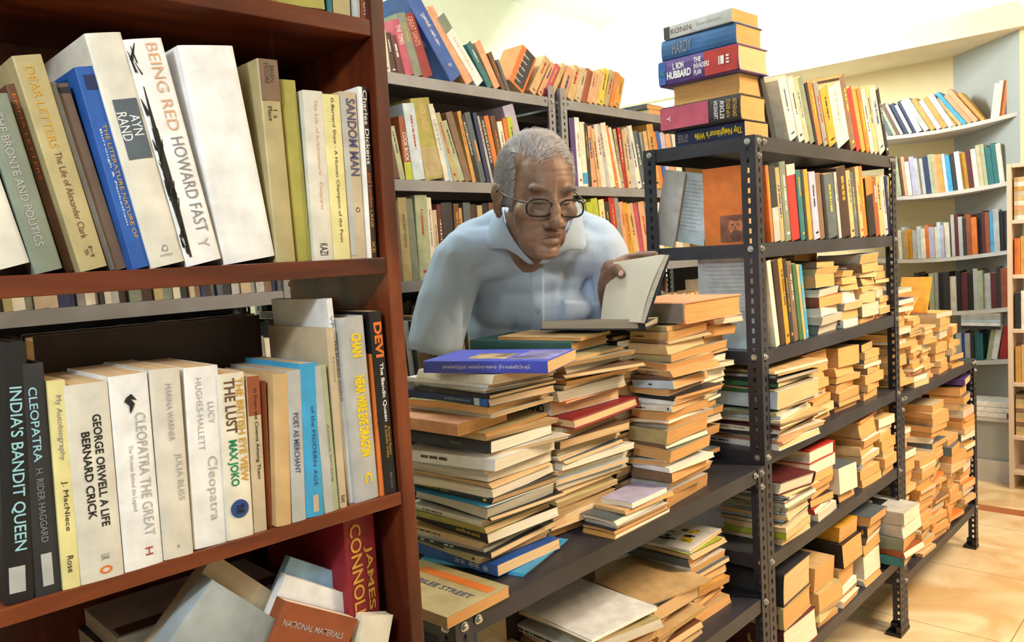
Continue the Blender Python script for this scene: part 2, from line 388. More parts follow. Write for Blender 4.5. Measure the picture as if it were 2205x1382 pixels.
def rack(F, s0, s1, n0, n1, zpost, shelves, mt, label, lip=0.034, back=False, foot=True, bolts=True, group=None):
    root = empty('slotted_rack', Matrix.Translation(F.P((s0 + s1) / 2, (n0 + n1) / 2, 0))); tag(root, label, 'rack', group)
    for (a, ds) in ((s0, 1), (s1, -1)):
        for (b, dn) in ((n0, 1), (n1, -1)):
            p = angle_post(F, a, b, ds, dn, zpost, 'upright', mt, root)
            if foot:
                q = MB(); q.fbox(F, min(a, a + ds * .044) - .003, max(a, a + ds * .044) + .003, min(b, b + dn * .044) - .003, max(b, b + dn * .044) + .003, 0, 0.012)
                q.fbox(F, min(a, a + ds * .012) - .002, max(a, a + ds * .012) + .002, min(b, b + dn * .04) - .001, max(b, b + dn * .04) + .001, 0.012, 0.035)
                q.fbox(F, min(a, a + ds * .04) - .001, max(a, a + ds * .04) + .001, min(b, b + dn * .012) - .002, max(b, b + dn * .012) + .002, 0.012, 0.035)
                f = q.build('foot', mat('black_plastic', hexc('15161a'), 0.4), root); f.matrix_parent_inverse = root.matrix_world.inverted()
    e = 0.0016
    if back:
        q = MB(); q.fbox(F, s0 + .004, s1 - .004, n1 + .001, n1 + .003, 0.06, shelves[0] - .001)
        o = q.build('shade_sheet', mat('added_dark_sheet', hexc('3b3d42'), .6), root); o.matrix_parent_inverse = root.matrix_world.inverted()  # added sheet that darkens the gaps between the books
    for z in shelves:
        q = MB(); q.fbox(F, s0 + e, s1 - e, n0 + e, n1 - e, z - .0016, z)
        for (a, b, c_, d) in ((s0 + e, s1 - e, n0 + e, n0 + 2 * e), (s0 + e, s1 - e, n1 - 2 * e, n1 - e), (s0 + e, s0 + 2 * e, n0 + e, n1 - e), (s1 - 2 * e, s1 - e, n0 + e, n1 - e)):
            q.fbox(F, a, b, c_, d, z - lip, z - .0016)
        # folded return under the front lip
        q.fbox(F, s0 + .04, s1 - .04, n0 + e, n0 + .012, z - lip - .0016, z - lip)
        o = q.build('shelf', mt, root); o.matrix_parent_inverse = root.matrix_world.inverted()
        if bolts:
            for (a, ds) in ((s0, 1), (s1, -1)):
                bolt(F.P(a + ds * 0.0185, n0 - 0.001, z - 0.013), -F.N, root)
                bolt(F.P(a - ds * 0.001, n0 + 0.0185, z - 0.013), -F.D * ds, root); bolt(F.P(a - ds * 0.001, n1 - 0.0185, z - 0.013), -F.D * ds, root)
                if z == shelves[0]:
                    bolt(F.P(a + ds * 0.050, n0 - 0.000, z - 0.013), -F.N, root); bolt(F.P(a + ds * 0.0185, n0 - 0.001, z - 0.048), -F.N, root)
    return root
DW = 0.3164; LH = 1.0305
HZ = [1.6446, 1.3842, 1.1169, 0.8644, 0.5966, 0.2846]
ZLOW, ZL1B = 0.8344, 0.5076
tall = rack(FR, 0, LH, 0, DW, HZ[0] + .001, HZ, METAL_D, 'tall dark slotted-steel rack in the middle, six shelves of books')
low1 = rack(FR, -1.0562, -0.003, 0, DW, ZLOW + .001, [ZLOW, ZL1B, 0.18], METAL_D, 'waist-high dark steel rack in front of the man, stacked with books')
low2 = rack(FR, LH + .004, LH + 1.0077, 0, DW, ZLOW + .001, [ZLOW, 0.1975], METAL_D, 'low dark steel rack beyond the tall one, near the tiled floor')
BZ = [1.9737, 1.6448, 1.3248, 1.005, 0.685, 0.365, 0.06]
BN, BD = 2.0, 0.30
BAY = [(0.09, 1.222), (1.26, 2.392), (2.426, 3.556)]
rack(FB, *BAY[1], BN, BN + BD, 2.016, BZ, METAL_G, 'tall grey steel rack directly behind the man', back=True)
rack(FB, *BAY[2], BN, BN + BD, 2.016, BZ, METAL_G, 'tall grey steel rack right of the man, beyond the paired uprights', back=True)
rack(FB, *BAY[0], BN, BN + BD, 2.016, BZ, METAL_G, 'tall grey steel rack seen through the wooden bookcase', bolts=False, back=True)
rack(FB, 3.59, 4.70, BN, BN + BD, 2.016, BZ, METAL_G, 'grey steel rack glimpsed through the open end of the tall dark rack', bolts=False, back=True)

# ------------------------------------------------------------------ wooden bookcase
def wood_material(name, vert):
    m = bpy.data.materials.new(name); m.use_nodes = True; nt = m.node_tree; b = nt.nodes['Principled BSDF']
    tc = N_(nt, 'ShaderNodeTexCoord'); mp = N_(nt, 'ShaderNodeMapping'); mp.inputs['Rotation'].default_value = (0, 0, -0.7626) if not vert else (0, 0, -0.7626)
    mp2 = N_(nt, 'ShaderNodeMapping'); mp2.inputs['Scale'].default_value = (7, 7, 1.3) if vert else (1.3, 7, 7); mp2.inputs['Rotation'].default_value = (0.25, 0.3, 0)
    nz = N_(nt, 'ShaderNodeTexNoise'); nz.inputs['Scale'].default_value = 3; nz.inputs['Detail'].default_value = 7; nz.inputs['Distortion'].default_value = 0.6
    cr = N_(nt, 'ShaderNodeValToRGB'); e = cr.color_ramp.elements; e[0].position = 0.28; e[1].position = 0.72
    e[0].color = (*hexc('3c170d'), 1); e[1].color = (*hexc('8a4522'), 1); x = e.new(0.5); x.color = (*hexc('612a16'), 1)
    nt.links.new(tc.outputs['Object'], mp.inputs[0]); nt.links.new(mp.outputs[0], mp2.inputs[0]); nt.links.new(mp2.outputs[0], nz.inputs['Vector'])
    nt.links.new(nz.outputs[0], cr.inputs[0]); nt.links.new(cr.outputs[0], b.inputs['Base Color']); b.inputs['Roughness'].default_value = 0.32; b.inputs['Coat Weight'].default_value = 0.15
    return m
WV = wood_material('varnished_wood_upright', True); WH = wood_material('varnished_wood_board', False)
SN, SD = 0.8, 0.24
SZ = [1.671, 1.3928, 1.1065, 0.835, 0.56, 0.2]
case = empty('wooden_bookcase', Matrix.Translation(FS.P(0.0, SN + SD / 2, 0))); tag(case, 'dark red-brown wooden bookcase filling the left side, open at the back', 'bookcase')
def cpart(q, n, m_, bev=0.0012):
    o = q.build(n, m_, case, bevel=bev); o.matrix_parent_inverse = case.matrix_world.inverted(); return o
for (a, b) in ((0.563, 0.582), (-0.62, -0.60)):
    q = MB(); q.fbox(FS, a, b, SN, SN + SD, 0, 2.05); cpart(q, 'side_panel', WV)
for i, z in enumerate(SZ + [1.96]):
    q = MB(); q.fbox(FS, -0.60, 0.563, SN + .0015, SN + SD, z - (0.0195 if i != 2 else 0.016), z); cpart(q, 'shelf', WH)
q = MB(); q.fbox(FS, -0.60, 0.563, SN + .02, SN + .035, 0.1, 0.18); cpart(q, 'toe_board', WH)
q = MB(); q.fbox(FS, -0.60, 0.563, SN + SD, SN + SD + .006, SZ[1] - .02, 2.0); cpart(q, 'back_panel', WV)
q = MB(); q.fbox(FS, -0.60, 0.563, SN + SD, SN + SD + .006, 0.05, SZ[2] - .0); cpart(q, 'back_panel', WV)

# pale bookcase at the right edge of the picture
PW = mat('whitewashed_wood', hexc('dcc6ae'), 0.5, var=0.08, scale=12, stretch=(1, 1, .2))
rc = empty('pale_bookcase', Matrix.Translation(FR.P(3.18, -.3, 0))); tag(rc, 'pale wooden bookcase cut by the right edge of the picture', 'bookcase')
RS = 3.02
ra = hit_s(FR, 2168, 500, RS)[1]
def rpart(q, n):
    o = q.build(n, PW, rc, bevel=.0015); o.matrix_parent_inverse = rc.matrix_world.inverted()
q = MB(); q.fbox(FR, RS, SW - .015, ra - .022, ra, 0, 1.72); rpart(q, 'side_panel')
q = MB(); q.fbox(FR, RS, SW - .015, ra - .9, ra - .878, 0, 1.72); rpart(q, 'side_panel')
RZ = [1.72, 1.43, 1.145, 0.86, 0.575, 0.29, 0.10]
for z in RZ:
    q = MB(); q.fbox(FR, RS + .003, SW - .015, ra - .878, ra - .022, z - .02, z); rpart(q, 'shelf')
# ------------------------------------------------------------------ rows of upright books
def project(P):
    q = P - EYE; d = q.dot(_fwd); return IW / 2 + F_PX * q.dot(CR) / d, CY - F_PX * q.dot(CU) / d
def s_at(F, n, z, px, lo=-3, hi=6):
    for _ in range(50):
        m_ = (lo + hi) / 2; P = F.P(m_, n, z)
        if (P - EYE).dot(_fwd) < 0.05: lo = m_; continue
        if project(P)[0] < px: lo = m_
        else: hi = m_
    return (lo + hi) / 2
def adj(T, L):
    return 'thick ' if T > 0.032 else ('slim ' if T < 0.013 else '')
def tall_adj(L): return 'tall ' if L > 0.225 else ('short ' if L < 0.155 else '')
RM = random.Random(77)
LIGHTC = {'white', 'cream', 'ivory', 'tan', 'beige', 'khaki', 'silver', 'lemon', 'peach', 'sage', 'paleblue', 'sky', 'lavender', 'lime', 'gold', 'yellow', 'ochre', 'olive', 'pink', 'grey'}
def title_marks(b, L, T, c, down=True):
    """worn, unreadable title strokes on a small spine"""
    if RM.random() < .3: return
    ink = RM.choice(['black', 'brown', 'blue', 'red'] if c in LIGHTC else ['white', 'gold', 'palegrey', 'yellow'])
    x0 = RM.uniform(.1, .25); x1 = x0 + RM.uniform(.26, .48); q = MB(); x = x0; hh = RM.uniform(.07, .15); zc_ = RM.uniform(.42, .58); o_ = -.0012 if not down else -.0007
    cnt = 0
    while x < x1 or cnt < 4:
        cnt += 1; w_ = RM.uniform(.006, .020); a, b2 = (L * (1 - x - w_), L * (1 - x)) if down else (L * x, L * (x + w_)); q.box(a, b2, o_, .0003, T * (zc_ - hh * RM.uniform(.75, 1)), T * (zc_ + hh * RM.uniform(.75, 1))); x += w_ + (.004 if RM.random() < .8 else .02)
    if RM.random() < .5:
        a = .88 if down else .9; xx = L * (1 - a - .04) if down else L * a; q.box(xx, xx + L * .03, o_, .0003, T * .3, T * .7)
    q.build('spine_lettering', INK[ink], b)
def row(F, n, z, items, where, land, group, W=0.13, mono=True, rnd_n=0.006, stuff=False, zf=None, kind=None, lean_max=0.62, end=None, hmax=None, page='tan'):
    """items: (bottom-left px, top-left px x, top-left px y, colour[, options]) from left to right; thickness runs to the next item"""
    out = []; prev = None; sprev_end = -99
    for i, it in enumerate(items):
        if it[3] is None: continue
        xb, xt, yt, c = it[:4]; op = it[4] if len(it) > 4 else {}
        nn = n + op.get('dn', RG.uniform(0, rnd_n)); zz = zf(F, xb, nn) if zf else z
        sb = s_at(F, nn, zz, xb); st, _, zt = hit_n(F, xt, yt, nn)
        xe = op.get('xr') or (items[i + 1][0] if i + 1 < len(items) else end)
        se = s_at(F, nn, zz, xe)
        lean = math.atan2(sb - st, zt - zz); L = math.hypot(sb - st, zt - zz)
        if 'lean' in op: lean = op['lean']
        lean = max(-lean_max, min(lean_max, lean))
        if mono and prev is not None and 'free' not in op: lean = min(lean, prev + (0.05 if F is FB else 0.004))
        if hmax: L = min(L, hmax / max(.5, cos(lean)))
        prev = lean
        if sb < sprev_end - 0.0015 and 'free' not in op: sb = sprev_end
        T = max(0.005, (se - sb) * cos(lean) - 0.0008)
        sprev_end = sb + T / cos(lean)
        hard = op.get('hard', False); Wd = op.get('W', W + RG.uniform(-.008, .008))
        cn = op.get('cn') or cname(c)
        st_ = 'upright' if abs(lean) < 0.05 else 'leaning'
        lab = op.get('label') or ('%s%s %s book %s, %s from %s' % (adj(T, L), st_, cn, where, ordw(len(out)), land))
        b = standing(F, sb, nn, zz, lean, L, Wd, T, c, hard=hard, page=op.get('page', page), warp=0.0 if stuff else 0.0006, label=lab, group=group, stuff=stuff, rnd=op.get('rnd', min(T * .12, .0022) if hard else None))
        if b is not None:
            for t in op.get('patch', []): spine_patch(b, L, T, t[0], t[1], t[2] if len(t) > 2 else (.03, .97), lift=0.0003)
            if not op.get('txt') and not op.get('patch') and F is not FS: title_marks(b, L, T, c)
            for t in op.get('txt', []):
                s_, ink, fr, hf, zc = t[:5]; bold = t[5] if len(t) > 5 else 0.0
                spine_text(b, L, T, s_, ink, fr, hf, zc, bold, lift=0.0005)
        out.append((b, L, T, Wd))
    return out

def glyphs(rg, n): return ''.join(rg.choice('கநமபதறனசவலடயகுனாரிமுபெதி') for _ in range(n))

# wooden bookcase, row at eye height
SU = 'in the upper wooden row'
row(FS, SN + .004, SZ[1], [
 (-70, -230, 170, 'ivory', dict(txt=[('8', 'grey', (.88, .93), .1, .7)], label='ivory book cut by the picture edge, leftmost in the wooden bookcase upper row', cn='ivory')),
 (77, -48, 205, 'graygreen', dict(txt=[('THE BRONTE AND POLITICS', 'silver' if False else 'palegrey', (.1, .85), .28, .55)], label='grey-green worn book with faint pale title near the left picture edge', hard=True)),
 (142, 5, 182, 'brown', dict(dn=.02, txt=[('EMMA LETTERS', 'orange', (.05, .5), .35, .5)], label='narrow brown book with red lettering tucked behind the tan worn one')),
 (164, 12, 119, 'khaki', dict(txt=[('DEAR LETTERS', 'gold', (.05, .42), .3, .55), ('The Life of Alexander Clark', 'brown', (.44, .85), .24, .5), ('M\nS', 'brown', (.89, .94), .3, .5)], cn='tan', label='thick faded tan book with worn spine and handwritten-style title, upper wooden row')),
 (237, 99, 178, 'silver', dict(dn=.018, xr=246)),
 (248, 106, 182, 'coffee', dict(dn=.018, patch=[((.02, .05), 'charcoal')], label='narrow brown spine between grey strip and bright blue book')),
 (277, 150, 143, 'blue', dict(W=.115, patch=[((.04, .11), 'navy', (.12, .7))], txt=[('THE LITERATURE NATURE OF', 'gold', (.28, .85), .22, .35), ('Burrough & Penketham', 'white', (.3, .78), .14, .62)], label='bright blue paperback with gold and white title, upper wooden row')),
 (328, 174, 72, 'ivory', dict(hard=True, W=.15, patch=[((.275, .53), 'slate', (.1, .78))], txt=[('AYN\nRAND', 'white', (.33, .45), .62, .46), ('Q', 'grey', (.91, .94), .2, .5), ('RANDOM', 'grey', (.95, .96), .4, .5)], label='large cream hardback with grey author label, between blue and tree-pattern books')),
 (404, 250, 86, 'white', dict(hard=True, txt=[('BEING RED', 'paleorange', (.02, .40), .30, .34), ('HOWARD FAST', 'grey', (.43, .86), .34, .34), ('Y', 'palegrey', (.89, .93), .3, .4)], label='white hardback with red and grey title and black tree strip on spine', tree=1)),
 (484, 384, 97, 'white', dict(hard=True, W=.155, cn='white', label='widest plain white hardback, glossy and untitled, upper wooden row')),
 (598, 555, 125, 'khaki', dict(hard=True, patch=[((.0, .2), 'coffee', (.02, .98))], txt=[('BRIAN\nMOORE', 'black', (.02, .12), .5, .5), ('I  a\nPlace', 'black', (.23, .30), .5, .5)], label='pale olive hardback with brown head and small black title, upper wooden row')),
 (640, 602, 170, 'olive', dict(dn=.01, label='olive yellow book with ragged top beside the pale olive hardback')),
 (674, 648, 192, 'ivory', dict(txt=[('The Life of Krishnamurti   Dasgupta', 'paleorange', (.05, .7), .2, .45), ('KAZI', 'black', (.9, .97), .4, .5)], W=.12)),
 (721, 684, 200, 'lemon', dict(cn='pale yellow', txt=[('G.Bernard Shaw - A Human Champion of the Poor', 'black', (.02, .9), .24, .5)], label='pale yellow book with long handwritten-style black title, upper wooden row')),
 (757, 727, 195, 'beige', dict(patch=[((.02, .98), 'silver', (.66, .99))], txt=[('SANDOM MAN', 'blue2', (.04, .5), .55, .38, .02), ('O', 'black', (.69, .72), .25, .4)], label='grey-beige book with bold dark blue title, upper wooden row')),
 (793, 771, 186, 'white', dict(label='thin white strip of a book beside the dark spine, upper wooden row')),
 (799, 776, 186, 'chocolate', dict(txt=[('Charles Dickens', 'white', (.02, .45), .6, .45, .01), ('and London', 'orange', (.5, .7), .5, .45), ('LANE', 'gold', (.72, .82), .4, .5), ('XE', 'gold', (.9, .97), .5, .5)], label='dark brown book with large white lettering near the wooden upright')),
 (814, 800, 250, 'graygreen', dict(dn=.05, label='short grey-green book set back against the wooden upright')),
], SU, 'the left', 'books in the upper row of the wooden bookcase', W=.135, end=820)
# black tree on the white spine is drawn after the row exists
_b = [o for o in bpy.data.objects if o.get('label', '').startswith('white hardback with red and grey')][0]
def branch_mesh():
    rg = random.Random(4); q = MB(); L = .2; T0 = .0
    sp = [c for c in _b.children if c.name.startswith('cover')][0].data
    L = max(v.co.x for v in sp.vertices); T = max(v.co.z for v in sp.vertices)
    y = -0.0006
    def quad(x0, z0, x1, z1, w0, w1):
        d = Vector((x1 - x0, 0, z1 - z0)); nrm = Vector((-d.z, 0, d.x)).normalized()
        i = len(q.v); q.v += [Vector((x0, y, z0)) + nrm * w0, Vector((x0, y, z0)) - nrm * w0, Vector((x1, y, z1)) - nrm * w1, Vector((x1, y, z1)) + nrm * w1]; q.f.append((i, i + 1, i + 2, i + 3)); q.m.append(0)
    z0 = T * .88
    quad(L * .04, T * .84, L * .30, T * .86, T * .03, T * .09); quad(L * .30, T * .86, L * .62, T * .84, T * .11, T * .07); quad(L * .62, T * .84, L * .8, T * .82, T * .05, T * .012)
    for k in range(34):
        x = rg.uniform(.05, .95) * L; a = rg.uniform(-.5, .5); l = rg.uniform(.006, .018)
        zz = T * rg.uniform(.76, .95); quad(x, zz, x + l * cos(a), min(T * .98, max(T * .72, zz + l * sin(a))), rg.uniform(.0004, .0022), .0003)
    return q.build('tree_print', INK['black'], _b)
branch_mesh()

# board above: books at the very top
row(FS, SN + .006, SZ[0], [(600, 560, -330, 'olive', dict(cn='cream and olive', xr=703)), (706, 690, -330, 'teal', dict(xr=717)), (719, 700, -330, 'khaki', dict(xr=758)), (763, 750, -330, 'silver', dict(xr=777)), (778, 770, -330, 'rust', dict(xr=801, lean=.04, txt=[('DOOR', 'white', (.8, .97), .5, .5)]))],
    'on the topmost wooden board', 'the left', 'books on the topmost wooden board', W=.12, hmax=.21)

# wooden bookcase, lower row
SLW = 'in the lower wooden row'
row(FS, SN + .001, SZ[2], [
 (12, -8, 742, 'black', dict(hard=True, W=.15, patch=[((.86, .96), 'silver', (.3, .85))], txt=[("INDIA'S BANDIT QUEEN", 'cyan', (.17, .8), .5, .45, .01)], label='black hardback with pale cyan title at the left end of lower wooden row')),
 (78, 35, 787, 'charcoal', dict(hard=True, W=.15, patch=[((.82, .96), 'silver', (.3, .7))], txt=[('CLEOPATRA', 'cyan', (.1, .42), .32, .5, .01), ('H. RIDER HAGGARD', 'grey', (.45, .77), .26, .5)], label='black hardback with silver title beside the yellow spine')),
 (137, 101, 822, 'lemon', dict(cn='yellow', txt=[('My Autobiography', 'grey', (.07, .38), .4, .5), ('J. MacNiece', 'black', (.48, .72), .38, .5), ('Rose', 'black', (.84, .92), .35, .5)], label='slim yellow book with handwritten-style title in lower wooden row')),
 (177, 137, 832, 'ivory', dict(txt=[('GEORGE ORWELL A LIFE', 'black', (.16, .73), .2, .33, .02), ('BERNARD CRICK', 'black', (.24, .68), .2, .62, .02), ('O', 'orange', (.93, .97), .3, .42, .03), ('UK', 'grey', (.87, .9), .2, .42)], label='cream paperback with bold black two-line title and orange oval mark')),
 (270, 233, 812, 'white', dict(txt=[('CLEOPATRA THE GREAT', 'palegrey', (.2, .84), .26, .3), ('The Woman Behind the Legend', 'palegrey', (.36, .7), .14, .62), ('H', 'red', (.9, .94), .2, .35)], bird=1, label='white paperback with pale grey title and small black bird emblem')),
 (354, 322, 798, 'ivory', dict(cn='off-white', txt=[('MARINA WARNER', 'palegrey', (.08, .38), .2, .45), ('JULIA BLISS', 'palegrey', (.45, .7), .26, .3), ('x', 'grey', (.93, .95), .08, .5)], label='off-white paperback with very faded lettering, second plain spine after bird emblem')),
 (419, 396, 795, 'white', dict(txt=[('LUCY', 'palegrey', (.2, .32), .18, .3), ('HUGHES-HALLETT', 'palegrey', (.06, .46), .18, .62), ('Cleopatra', 'palegrey', (.5, .86), .34, .38)], label='white paperback with large pale italic title, beside the colourful lettered spine')),
 (493, 470, 808, 'cream', dict(txt=[('THE LUST', 'brown', (.03, .36), .42, .62, .02), ('MAX JOKO', 'green', (.4, .68), .42, .66, .03), ('THE BRITISH EYE VIEW', 'gold', (.03, .66), .3, .24, .02)], disc=1, label='cream paperback with green and brown block lettering and blue disc')),
 (549, 531, 812, 'beige', dict(patch=[((.0, .25), 'rust', (.02, .98))], txt=[('In From the Cinema Among Them', 'black', (.08, .66), .34, .45, .01)], label='slim brown-topped beige book with small black title in lower wooden row')),
 (577, 562, 822, 'rust', dict(dn=.012, xr=588)),
 (593, 585, 809, 'tan', dict(hard=True, W=.12, cn='ochre', label='ochre hardback with plain worn spine in lower wooden row')),
 (631, 618, 800, 'silver', dict(txt=[('POET AS MERCHANT', 'blue2', (.28, .68), .4, .5, .01)], label='grey book with small dark blue capitals, left of the bright blue one')),
 (661, 645, 785, 'azure', dict(patch=[((.86, .97), 'beige', (.3, .6))], txt=[('of the MODERN AGE', 'blue', (.28, .8), .2, .4)], cn='turquoise', label='bright turquoise book with peeling spine in lower wooden row')),
 (700, 670, 790, 'sage', dict(patch=[((.0, 1), 'silver', (.4, .95))], txt=[('Ancient Writing', 'brown', (.4, .8), .14, .3)], cn='grey-green', label='grey-green worn book right of the turquoise spine')),
 (733, 703, 707, 'beige', dict(hard=True, txt=[('House', 'grey', (.16, .3), .25, .4), ('Kant', 'black', (.93, .97), .6, .5)], cn='beige', label='tall beige hardback with brownish lower spine in lower wooden row', xr=750)),
 (752, 688, 646, 'white', dict(free=1, lean=.045, xr=765, dn=.012, txt=[('VP', 'grey', (.08, .14), .6, .5), ('THE BUSINESS WORLD', 'black', (.2, .5), .35, .3)], label='tallest narrow white spine behind the beige hardback, lower wooden row')),
 (767, 730, 685, 'silver', dict(hard=True, free=1, patch=[], txt=[('CHAN', 'yellow', (.09, .22), .42, .4, .06), ('NEAR WIRE EVE DRAGON', 'yellow', (.32, .76), .42, .4, .06), ('C', 'yellow', (.85, .91), .3, .4, .04)], label='thick silver-grey hardback with large yellow lettering, lower wooden row')),
 (819, 800, 762, 'orange', dict(dn=.006, txt=[('NITE OF', 'brown', (.3, .55), .5, .5)], label='slim orange book squeezed beside the silver-grey hardback')),
 (831, 797, 671, 'black', dict(free=1, lean=.03, txt=[('DEVI', 'orange', (.06, .25), .66, .42, .04), ('The Bandit Queen', 'white', (.28, .6), .34, .4, .02), ('Richard Shears\n& Isobelle Gidley', 'lemon' if False else 'gold', (.62, .8), .5, .4), ('Allen Unwin', 'grey', (.88, .97), .2, .4)], label='black paperback with orange and white title against the wooden upright')),
], SLW, 'the left', 'books in the lower row of the wooden bookcase', W=.14, end=857, mono=False)
def find(lbl): return [o for o in bpy.data.objects if o.get('label', '').startswith(lbl)][0]
def dims(b):
    sp = [c for c in b.children if c.name.startswith('cover')][0].data
    return max(v.co.x for v in sp.vertices), max(v.co.z for v in sp.vertices)
b = find('cream paperback with green'); L, T = dims(b)
q = MB(); q.cyl((L * .18, 0.0004, T * .5), (0, -1, 0), T * .34, .0012, 28); q.build('disc_mark', INK['blue'], b)
lettering('THE', b, INK['black'], Matrix.Translation((L * .18, -.0016, T * .5)) @ SPINE_DOWN, T * .34, T * .3, .02)
b = find('white paperback with pale grey title'); L, T = dims(b)
q = MB(); y = -.0009
for pts in (((.90, .52), (.885, .40), (.865, .34), (.875, .50)), ((.875, .50), (.865, .34), (.84, .46), (.85, .60)), ((.85, .60), (.84, .46), (.80, .46), (.815, .52)), ((.895, .55), (.90, .52), (.875, .50), (.865, .66))):
    i = len(q.v); q.v += [Vector((L * p[0], y, T * (1 - p[1]))) for p in pts]; q.f.append((i, i + 1, i + 2, i + 3)); q.m.append(0)
q.build('bird_emblem', INK['black'], b)

# things lying behind and below in the wooden bookcase
def lying(F, s, n, z, ang, L, W, T, c, kind=0, tilt=0.0, tiltx=0.0, **k):
    """flat book; near corner (s,n); kind 0 spine faces -s, 1 spine faces -n, 2 fore-edge faces -s, 3 fore-edge faces -n"""
    D = F.D * cos(ang) + F.N * sin(ang); N = F.N * cos(ang) - F.D * sin(ang)
    o = F.P(s, n, z)
    if kind == 0: ex, ey, o = -N, D, o + N * L
    elif kind == 1: ex, ey = D, N
    elif kind == 2: ex, ey, o = N, -D, o + D * W
    else: ex, ey, o = -D, -N, o + D * L + N * W
    M = basis(ex, ey, ex.cross(ey), Vector((0, 0, 0)))
    R = Matrix.Rotation(tilt, 4, D) @ Matrix.Rotation(tiltx, 4, N)
    M = Matrix.Translation(o) @ R @ M
    return book(M, L, W, T, c, **k)
zt0 = hit_n(FS, 300, 702, SN + .20)[2]; sa = hit_n(FS, 62, 730, SN + .20)[0]; sb_ = hit_n(FS, 548, 720, SN + .20)[0]
book(basis(FS.D, Z, FS.D.cross(Z), FS.P(sa, SN + .232, SZ[2] + .001)), sb_ - sa, zt0 - SZ[2], .05, 'chocolate', hard=True, page='old', label='large dark brown volume standing on its fore-edge behind the lower row')
zt0 = hit_n(FS, 600, 652, SN + .17)[2]; sa = hit_n(FS, 640, 700, SN + .17)[0]
standing(FS, sa, SN + .16, SZ[2], 0.0, zt0 - SZ[2], .075, hit_n(FS, 690, 700, SN + .17)[0] - sa, 'black', label='black book standing at the back behind the lower wooden row')
standing(FS, -0.02, SN + .16, SZ[2], 0.1, .2, .07, .03, 'coffee', label='brown book at the back left behind the black hardbacks')

# bottom compartment of the wooden bookcase
zb = SZ[3]
s_ = s_at(FS, SN + .03, 1.06, 700)
b = standing(FS, 0.497, SN + .030, zb, 0.0, .262, .165, .047, 'crimson', yaw=.12, hard=False, rnd=.0016, label='red paperback with yellow capitals on the spine, bottom compartment')
if True:
    spine_text(b, .262, .047, 'JAMES', 'gold', (.21, .52), .28, .30, .015, lift=.0009); spine_text(b, .262, .047, 'CONNOLLY', 'gold', (.09, .60), .36, .68, .015, lift=.0009)
    for k, tx in enumerate(('1868 - the end', 'Edited by nature', 'and introduced and')):
        lettering(tx, b, INK['paleorange'], Matrix.Translation((.13 - k * .008, .05, .0474)) @ Matrix(((0, 1, 0, 0), (-1, 0, 0, 0), (0, 0, 1, 0), (0, 0, 0, 1))), .045, .0035, 0, 'cover_lettering')
lying(FS, 0.262, .915, 0.978, 0.0, .2, .12, .020, 'white', kind=1, page='white', label='white covered book with brown stripe lying in the bottom compartment', seed=3)
b = find('white covered book with brown stripe')
q = MB(); q.box(.004, .198, .006, .030, .0194, .0206); q.build('cover_stripe', cmat('coffee'), b)
lying(FS, 0.258, .918, 0.935, 0.03, .21, .12, .042, 'slate', kind=1, page='white', label='thick slate book under the white striped one, bottom compartment')
lying(FS, 0.262, .912, 0.895, -.03, .22, .12, .038, 'navy', kind=1, label='dark blue book low in the bottom wooden compartment')
lying(FS, 0.255, .915, zb, 0.0, .23, .12, .058, 'maroon', kind=1, label='maroon book flat on the bottom wooden board')
def slump(fs, fz, n, dirs, L, W, T, c, **k):
    """book resting on a corner with its cover towards the aisle; (fs, fz) is its upper corner"""
    a, b_ = dirs; ex = FS.D * a + Z * b_; ey = FS.D * b_ - Z * a
    return book(basis(ex, ey, ex.cross(ey), FS.P(fs, n, fz) - ex * L), L, W, T, c, **k)
k_ = .99
b = slump(.331, 1.066, .822, (.71, .704), .2, .118, .030, 'silver', hard=True, page='white', rnd=.001, sm=mat('worn_grey_cover', hexc('a3adb0'), .5, var=.45, scale=9), label='worn grey-blue hardback slumped diagonally in the bottom compartment')
b = slump(.352, 1.078, .862, (.71, .704), .21, .118, .018, 'beige', page='white', label='pale narrow book leaning behind the slumped grey-blue hardback')
b = slump(.408, 1.018, .816, (.51, .86), .140, .105, .022, 'rust', page='white', label='brown-red book with yellow ring print, tilted in front of the red paperback')
lettering('NATIONAL MATERIALS', b, INK['palegrey'], Matrix.Translation((.118, .05, -.0006)) @ Matrix(((0, 1, 0, 0), (1, 0, 0, 0), (0, 0, -1, 0), (0, 0, 0, 1))), .085, .007, .01, 'cover_lettering')
q = MB(); n0 = 20
for k in range(n0):
    a = 2 * pi * k / n0; a2 = 2 * pi * (k + 1) / n0; c0 = Vector((.072, .070, -.0006)); i = len(q.v)
    for (aa, r) in ((a, .017), (a2, .017), (a2, .012), (a, .012)): q.v.append(c0 + Vector((cos(aa) * r, sin(aa) * r, 0)))
    q.f.append((i, i + 1, i + 2, i + 3)); q.m.append(0)
q.build('ring_print', INK['yellow'], b)
b = slump(.424, 1.036, .842, (.53, .848), .15, .10, .014, 'white', page='white', label='thin white book beside the brown-red tilted one')
b = slump(.440, 1.048, .860, (.53, .848), .16, .10, .012, 'sky', page='white', label='thin pale blue book behind the thin white one, bottom compartment')
b = slump(.505, .966, .815, (.30, .954), .125, .045, .016, 'cream', page='white', label='small cream book leaning at the foot of the red paperback')

